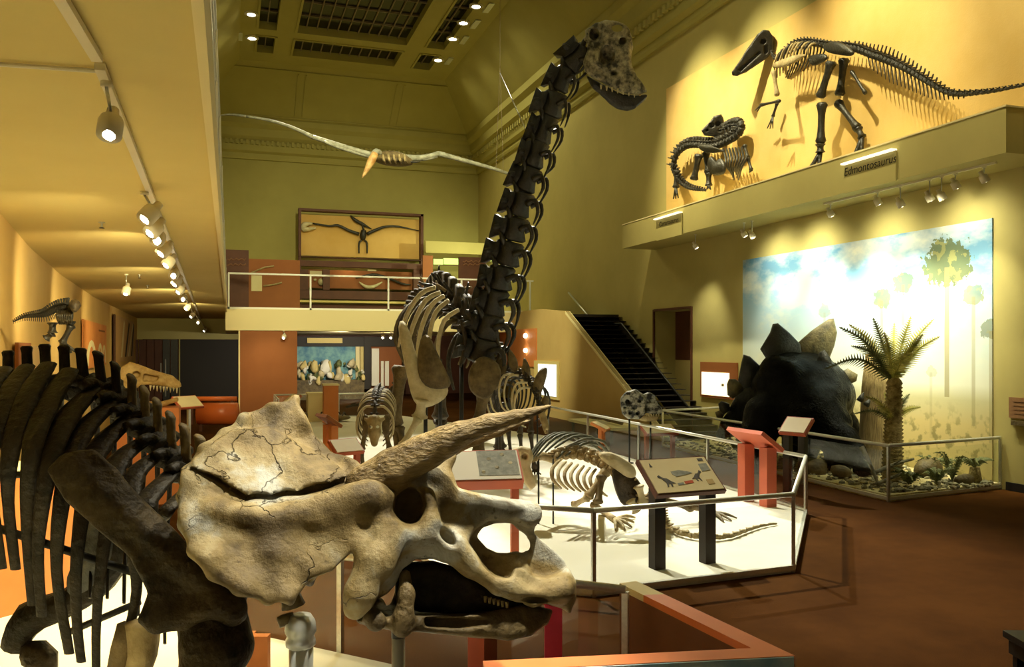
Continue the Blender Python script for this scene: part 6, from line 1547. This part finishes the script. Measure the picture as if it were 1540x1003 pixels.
# ---- balcony exhibits
def ybox(nm, x0, y0, x1, y1, Y, m_, T, th=.1):
    a, b = onY(x0, y0, Y), onY(x1, y1, Y); return MB().box((a.x, Y, BZ if y1 >= 470 else max(b.z, BZ)), (b.x, Y + th, a.z)).build(nm, m_, T)
def scribble(T, x0, y0, x1, y1, Y, rows, m_):
    for r_ in range(rows):
        yy = lerp(y0, y1, (r_ + .5) / rows); P = [onY(lerp(x0, x1, k / 10), yy + 1.6 * math.sin(k * 2.3 + r_), Y) for k in range(11)]
        MB().tube(P, .03, 5).build('lettering', m_, T)
M_LETT = mat('faded_lettering', (.22, .10, .05), None, rough=.8)
Y0 = 40.0
T = thing('title_board', 'dark brown title board at the left end of the balcony', 'board', onY(356, 470, Y0)); ybox('board', 337, 375, 374, 470, Y0, M_BROWN, T); scribble(T, 342, 386, 370, 402, Y0 - .02, 2, M_LETT)
T = thing('title_board', 'dark brown title board behind the long neck on the balcony', 'board', onY(710, 470, Y0)); ybox('board', 690, 386, 731, 470, Y0, M_BROWN, T); scribble(T, 696, 391, 722, 400, Y0 - .02, 2, M_LETT)
Y0 = 43.0
T = thing('exhibit_panel', 'rust exhibit panel with small labels on the balcony', 'panel', onY(410, 470, Y0)); ybox('panel', 374, 389, 451, 470, Y0, M_RUST, T)
ybox('label', 378, 414, 394, 438, Y0 - .03, M_FACE, T, .03)
for pts in (((374, 412), (398, 402), (412, 400)), ((396, 430), (412, 428), (424, 425))): MB().tube([onY(x, y, Y0 - .06) for x, y in pts], .04, 6).build('thin_bone', M_BONE_TAN, T, True)
# big wall case with winged skeleton
Y0 = 47.6
T = thing('wall_case', 'large lit wall case with a spread-winged flying reptile skeleton', 'display case', onY(542, 470, Y0))
M_CASE = mat('amber_case_back', (.66, .40, .10), (.74, .48, .15), .6, .7)
ybox('case_back', 453, 322, 633, 390, Y0 + .5, M_CASE, T, .05)
for q in ((449, 316, 637, 322), (449, 385, 637, 392), (449, 316, 453, 470), (633, 322, 637, 470)): ybox('frame', *q, Y0, M_BROWN, T, .5)
for q in ((453, 391, 633, 405), (453, 405, 464, 436), (486, 405, 496, 436), (622, 405, 633, 436), (453, 436, 633, 452), (453, 457, 633, 470)): ybox('dark_panel', *q, Y0 + .05, M_BROWN, T, .3)
ybox('fossil_back', 464, 405, 622, 436, Y0 + .5, M_RUST, T, .05); ybox('shelf', 449, 451, 633, 457, Y0 - .35, M_GOLD, T, .6)
def wv(px, py, o_=.35): return onY(px, py, Y0 + o_)
for pts, r_ in (([(540, 352), (525, 347), (508, 339), (495, 340), (470, 336)], [.10, .09, .08, .06, .05]), ([(470, 336), (458, 338), (457, 345), (475, 343)], [.05, .16, .16, .05]), ([(552, 352), (565, 346), (580, 341), (600, 341), (630, 347)], [.10, .09, .07, .06, .02])): bone(T, [wv(*p) for p in pts], r_, M_BONE_DK if pts[0][0] > 500 else M_BONE_PALE, 'wing_bone', 7)
bone(T, [wv(547, 346), wv(546, 354), wv(546, 361)], [.14, .2, .1], M_BONE_DK, 'body', 8)
bone(T, [wv(547, 346), wv(545, 338), wv(542, 334)], [.06, .06, .06], M_BONE_DK, 'neck', 7)
bone(T, [wv(527, 324), wv(534, 331), wv(545, 337), wv(560, 345)], [.03, .10, .10, .01], M_BONE_DK, 'skull', 7)
for sx in (-1, 1): bone(T, [wv(546 + sx * 2, 361), wv(546 + sx * 6, 366), wv(546 + sx * 6, 381)], [.06, .06, .04], M_BONE_DK, 'leg', 6)
bone(T, [wv(535, 418), wv(560, 413), (wv(580, 417)), wv(605, 427), wv(618, 428)], [.04, .08, .08, .07, .03], M_BONE_DK, 'fossil_neck', 7)
bone(T, [wv(540, 424), wv(550, 431), wv(562, 431), wv(575, 424)], [.03, .10, .10, .03], M_BONE_PALE, 'fossil_paddle', 7)
MB().blob(wv(482, 424), .16, 3, .3, 2).build('fossil_skull', M_BONE_PALE, T, True); MB().blob(wv(474, 421), .08, 4, .3, 2).build('fossil_skull', M_BONE_PALE, T, True)
ybox('label', 466, 407, 484, 413, Y0 + .4, M_FACE, T, .03); ybox('label', 553, 405, 566, 408, Y0 + .4, M_FACE, T, .03)
# windowed lobby right of the case: pale bulkhead, lime windows
Y0 = 46.0
T = thing('lobby_window', 'pale lobby screen with lime-green window panes behind the long neck', 'window', onY(720, 470, Y0))
ybox('bulkhead', 640, 362, 812, 386, Y0, M_WALL, T, .2)
M_LIME = mat('lime_window_light', (.52, .80, .22), None, emit=.55); M_PALEW = mat('pale_window_light', (.86, .92, .62), None, emit=.7)
for q in ((652, 389, 666, 398), (667, 388, 690, 398), (731, 386, 742, 393)): ybox('lime_pane', *q, Y0 + .1, M_LIME, T, .04)
for q in ((731, 403, 745, 425), (776, 403, 784, 424), (786, 403, 798, 424)): ybox('pale_pane', *q, Y0 + .1, M_PALEW, T, .04)
ybox('mullion', 640, 398, 812, 403, Y0, M_BROWN, T, .15); ybox('lower_panel', 640, 425, 812, 470, Y0 + .05, M_BONE_OL, T, .1); ybox('side_leaf', 636, 384, 651, 470, Y0 - .5, M_RUST, T, .1)
# ================================================================== lamps
def can_lamp(name, label, p, top, aim, s_=1.0, group=None, m_=None, lit=True):
    """p centre of can; hangs from top; aim direction"""
    p, top, aim = Vector(p), Vector(top), Vector(aim).normalized()
    T = thing(name, label, 'spotlight', top, group)
    MB().tube([top, Vector((top.x, top.y, top.z - .03))], .03 * s_, 10).build('ceiling_mount', M_LAMPBODY, T, True)
    MB().tube([Vector((top.x, top.y, top.z - .03)), p + UP * .08 * s_], .009 * s_, 7).build('stem', M_STEEL, T, True)
    MB().lathe(p, [(.0, -.12 * s_), (.03 * s_, -.12 * s_), (.034 * s_, -.06 * s_), (.058 * s_, -.05 * s_), (.064 * s_, -.03 * s_), (.064 * s_, .062 * s_), (.058 * s_, .066 * s_), (.054 * s_, .055 * s_)], 16, aim).build('can', m_ or M_LAMPBODY, T, True)
    MB().lathe(p + aim * .052 * s_, [(0, 0), (.053 * s_, 0), (.045 * s_, .012 * s_), (0, .016 * s_)], 14, aim).build('bulb', M_BULB, T, True)
    return T
TZ = GZ - .03
# first short run of track and the conduit
tk = [onZ(93, 0, TZ), onZ(146, 88, TZ)]
o = MB().bar(tk[0] + (tk[0] - tk[1]) * .3, tk[1], .05, .035).build('light_track', M_LAMPBODY); tag(o, 'short ceiling light track nearest the camera on the gallery ceiling', 'light track')
o = MB().tube([onZ(-40, 94, TZ + .01), onZ(150, 107, TZ + .01)], .012, 7).build('conduit', M_LAMPBODY); tag(o, 'thin conduit pipe crossing the gallery ceiling to the left edge', 'pipe')
t0, t1 = onZ(150, 100, TZ), onZ(303, 484, TZ)
o = MB().bar(t0, t1, .05, .035).build('light_track', M_LAMPBODY); tag(o, 'long ceiling light track running the length of the left gallery', 'light track')
g_ = 'track spotlights on the left gallery ceiling'
heads = [(160, 122, 166, 190), (217, 288, 225, 322), (226, 313, 232, 344), (233, 330, 238, 358), (242, 352, 247, 376), (250, 373, 254, 394), (256, 390, 262, 412), (262, 404, 266, 424), (267, 416, 271, 436), (272, 428, 276, 448), (278, 442, 282, 462), (284, 455, 289, 474), (292, 468, 298, 484), (298, 476, 308, 496)]
ordn = ['big track spotlight hanging nearest the camera on the gallery ceiling', 'second track spotlight from the camera on the gallery ceiling', 'third track spotlight from the camera, close behind the second', 'fourth track spotlight along the gallery ceiling', 'fifth track spotlight along the gallery ceiling', 'sixth track spotlight along the gallery ceiling', 'seventh track spotlight along the gallery ceiling', 'eighth track spotlight along the gallery ceiling', 'ninth track spotlight along the gallery ceiling', 'tenth track spotlight along the gallery ceiling', 'eleventh track spotlight along the gallery ceiling', 'twelfth track spotlight along the gallery ceiling', 'next to farthest track spotlight of the gallery row', 'farthest track spotlight of the gallery row']
dirT = (t1 - t0).normalized()
for k, (ax, ay, hx, hy_) in enumerate(heads):
    top = onZ(ax, ay, TZ - .015); d = (top - CAM).dot(FW)
    p = onD(hx, hy_, d); 
    aim = (-FW * .55 - UP * 1.0 + RT * .12) if k == 0 else ((-FW * .8 - UP * .9 - RT * .4) if k % 3 else (-FW * .9 - UP * .5 + RT * .2))
    can_lamp('track_spotlight', ordn[k], p, top, aim, 1.0 if k == 0 else 1.25, g_)
p = onZ(190, 412, GZ); d = (p - CAM).dot(FW); can_lamp('track_spotlight', 'lone spotlight hanging left of the gallery track row', onD(190, 437, d), p, -FW * .5 - UP, 1.3)
for k, (px, py, lb_) in enumerate(((153, 334, 'fire sprinkler head nearest the camera on the gallery ceiling'), (210, 413, 'fire sprinkler head above the lone spotlight'), (222, 429, 'fire sprinkler head farthest along the gallery ceiling'))):
    a = onZ(px, py, GZ); T = thing('sprinkler_head', lb_, 'sprinkler', a, 'gallery sprinklers')
    MB().lathe(a, [(.035, 0), (.035, -.01), (.012, -.015), (.012, -.06)], 10).build('pipe_stub', M_STEEL, T); MB().lathe(a - UP * .06, [(.012, 0), (.03, -.008), (.03, -.012)], 10).build('deflector', M_BLACK, T)
# right soffit track
sx_ = 13.35
p0, p1 = onZ(1236, 310, LZ0 - .04), onZ(1462, 258, LZ0 - .04)
o = MB().bar((sx_, LY0 + .6, LZ0 - .02), (sx_, 16.6, LZ0 - .02), .05, .04).build('light_track', M_LAMPBODY); tag(o, 'light track under the right ledge above the mural', 'light track')
lbls = ['glowing spotlight under the far left end of the right ledge', 'left one of the spotlight pair above the mural left corner', 'right one of the spotlight pair above the mural left corner', 'single spotlight above the middle of the mural', 'spotlight under the long name plate', 'dark spotlight right of the long name plate', 'left one of the close pair above the mural right part', 'right one of the close pair above the mural right part', 'slim spotlight right of the close pair', 'rightmost spotlight under the ledge end']
for k, (px, py) in enumerate(((1046, 370), (1119, 352), (1131, 354), (1249, 321), (1320, 303), (1354, 306), (1398, 297), (1416, 295), (1437, 278), (1480, 268))):
    q = onX(px, py, sx_); top = Vector((sx_, q.y, LZ0 - (.04 if k > 2 else 0)))
    p = Vector((sx_, q.y, min(q.z, LZ0 - .2)))
    can_lamp('ledge_spotlight', lbls[k], p, top, Vector((.55, -.12 if k < 3 else .0, -1)) - FW * .25, 1.25, 'spotlights under the right ledge')
# skylight lamps
lb6 = ['upper left ceiling lamp beside the skylight', 'lower left ceiling lamp beside the skylight', 'top right ceiling lamp beside the skylight', 'second ceiling lamp down the right side of the skylight', 'third ceiling lamp down the right side of the skylight', 'ceiling lamp at the lower right corner of the skylight']
for k, (px, py) in enumerate(((378, 20), (379, 56), (716, 8), (697, 33), (681, 57), (659, 89))):
    a = onZ(px, py, ZC - .0); T = thing('ceiling_lamp', lb6[k], 'ceiling lamp', a, 'lamps round the skylight')
    MB().lathe(a, [(.30, 0), (.30, -.06), (.25, -.07), (.22, -.02)], 18).build('trim_ring', M_LAMPBODY, T, True)
    MB().lathe(a, [(0, -.03), (.21, -.03), (.18, -.07), (0, -.09)], 16).build('bulb', M_BULB, T, True)
    if k != 0:
        s_ = 1 if px > 500 else -1
        MB().bar(a + Vector((s_ * .55, -.5, -.04)), a + Vector((s_ * .55, .5, -.04)), .25, .05).build('reflector_strip', M_ALU, T)
# two spotlights under the balcony front, one by the rust partition
for px, py, lb_ in ((427, 503, 'little spotlight in front of the rust partition'), (576, 510, 'left one of the two spotlights under the balcony'), (588, 510, 'right one of the two spotlights under the balcony')):
    a = onY(px, py, BFY + .6 if px > 500 else BFY - .1); top = Vector((a.x, a.y, BZ0 if px > 500 else BZ0))
    if px < 500: a = Vector((a.x, a.y + .0, BZ0 - .25)); top = Vector((a.x, BFY + .02, BZ0)); a.y = BFY + .02 - .12
    else: a.z = BZ0 - .22
    can_lamp('balcony_spotlight', lb_, a, top, -FW * .8 - UP * .6, 1.5, 'spotlights under the balcony')
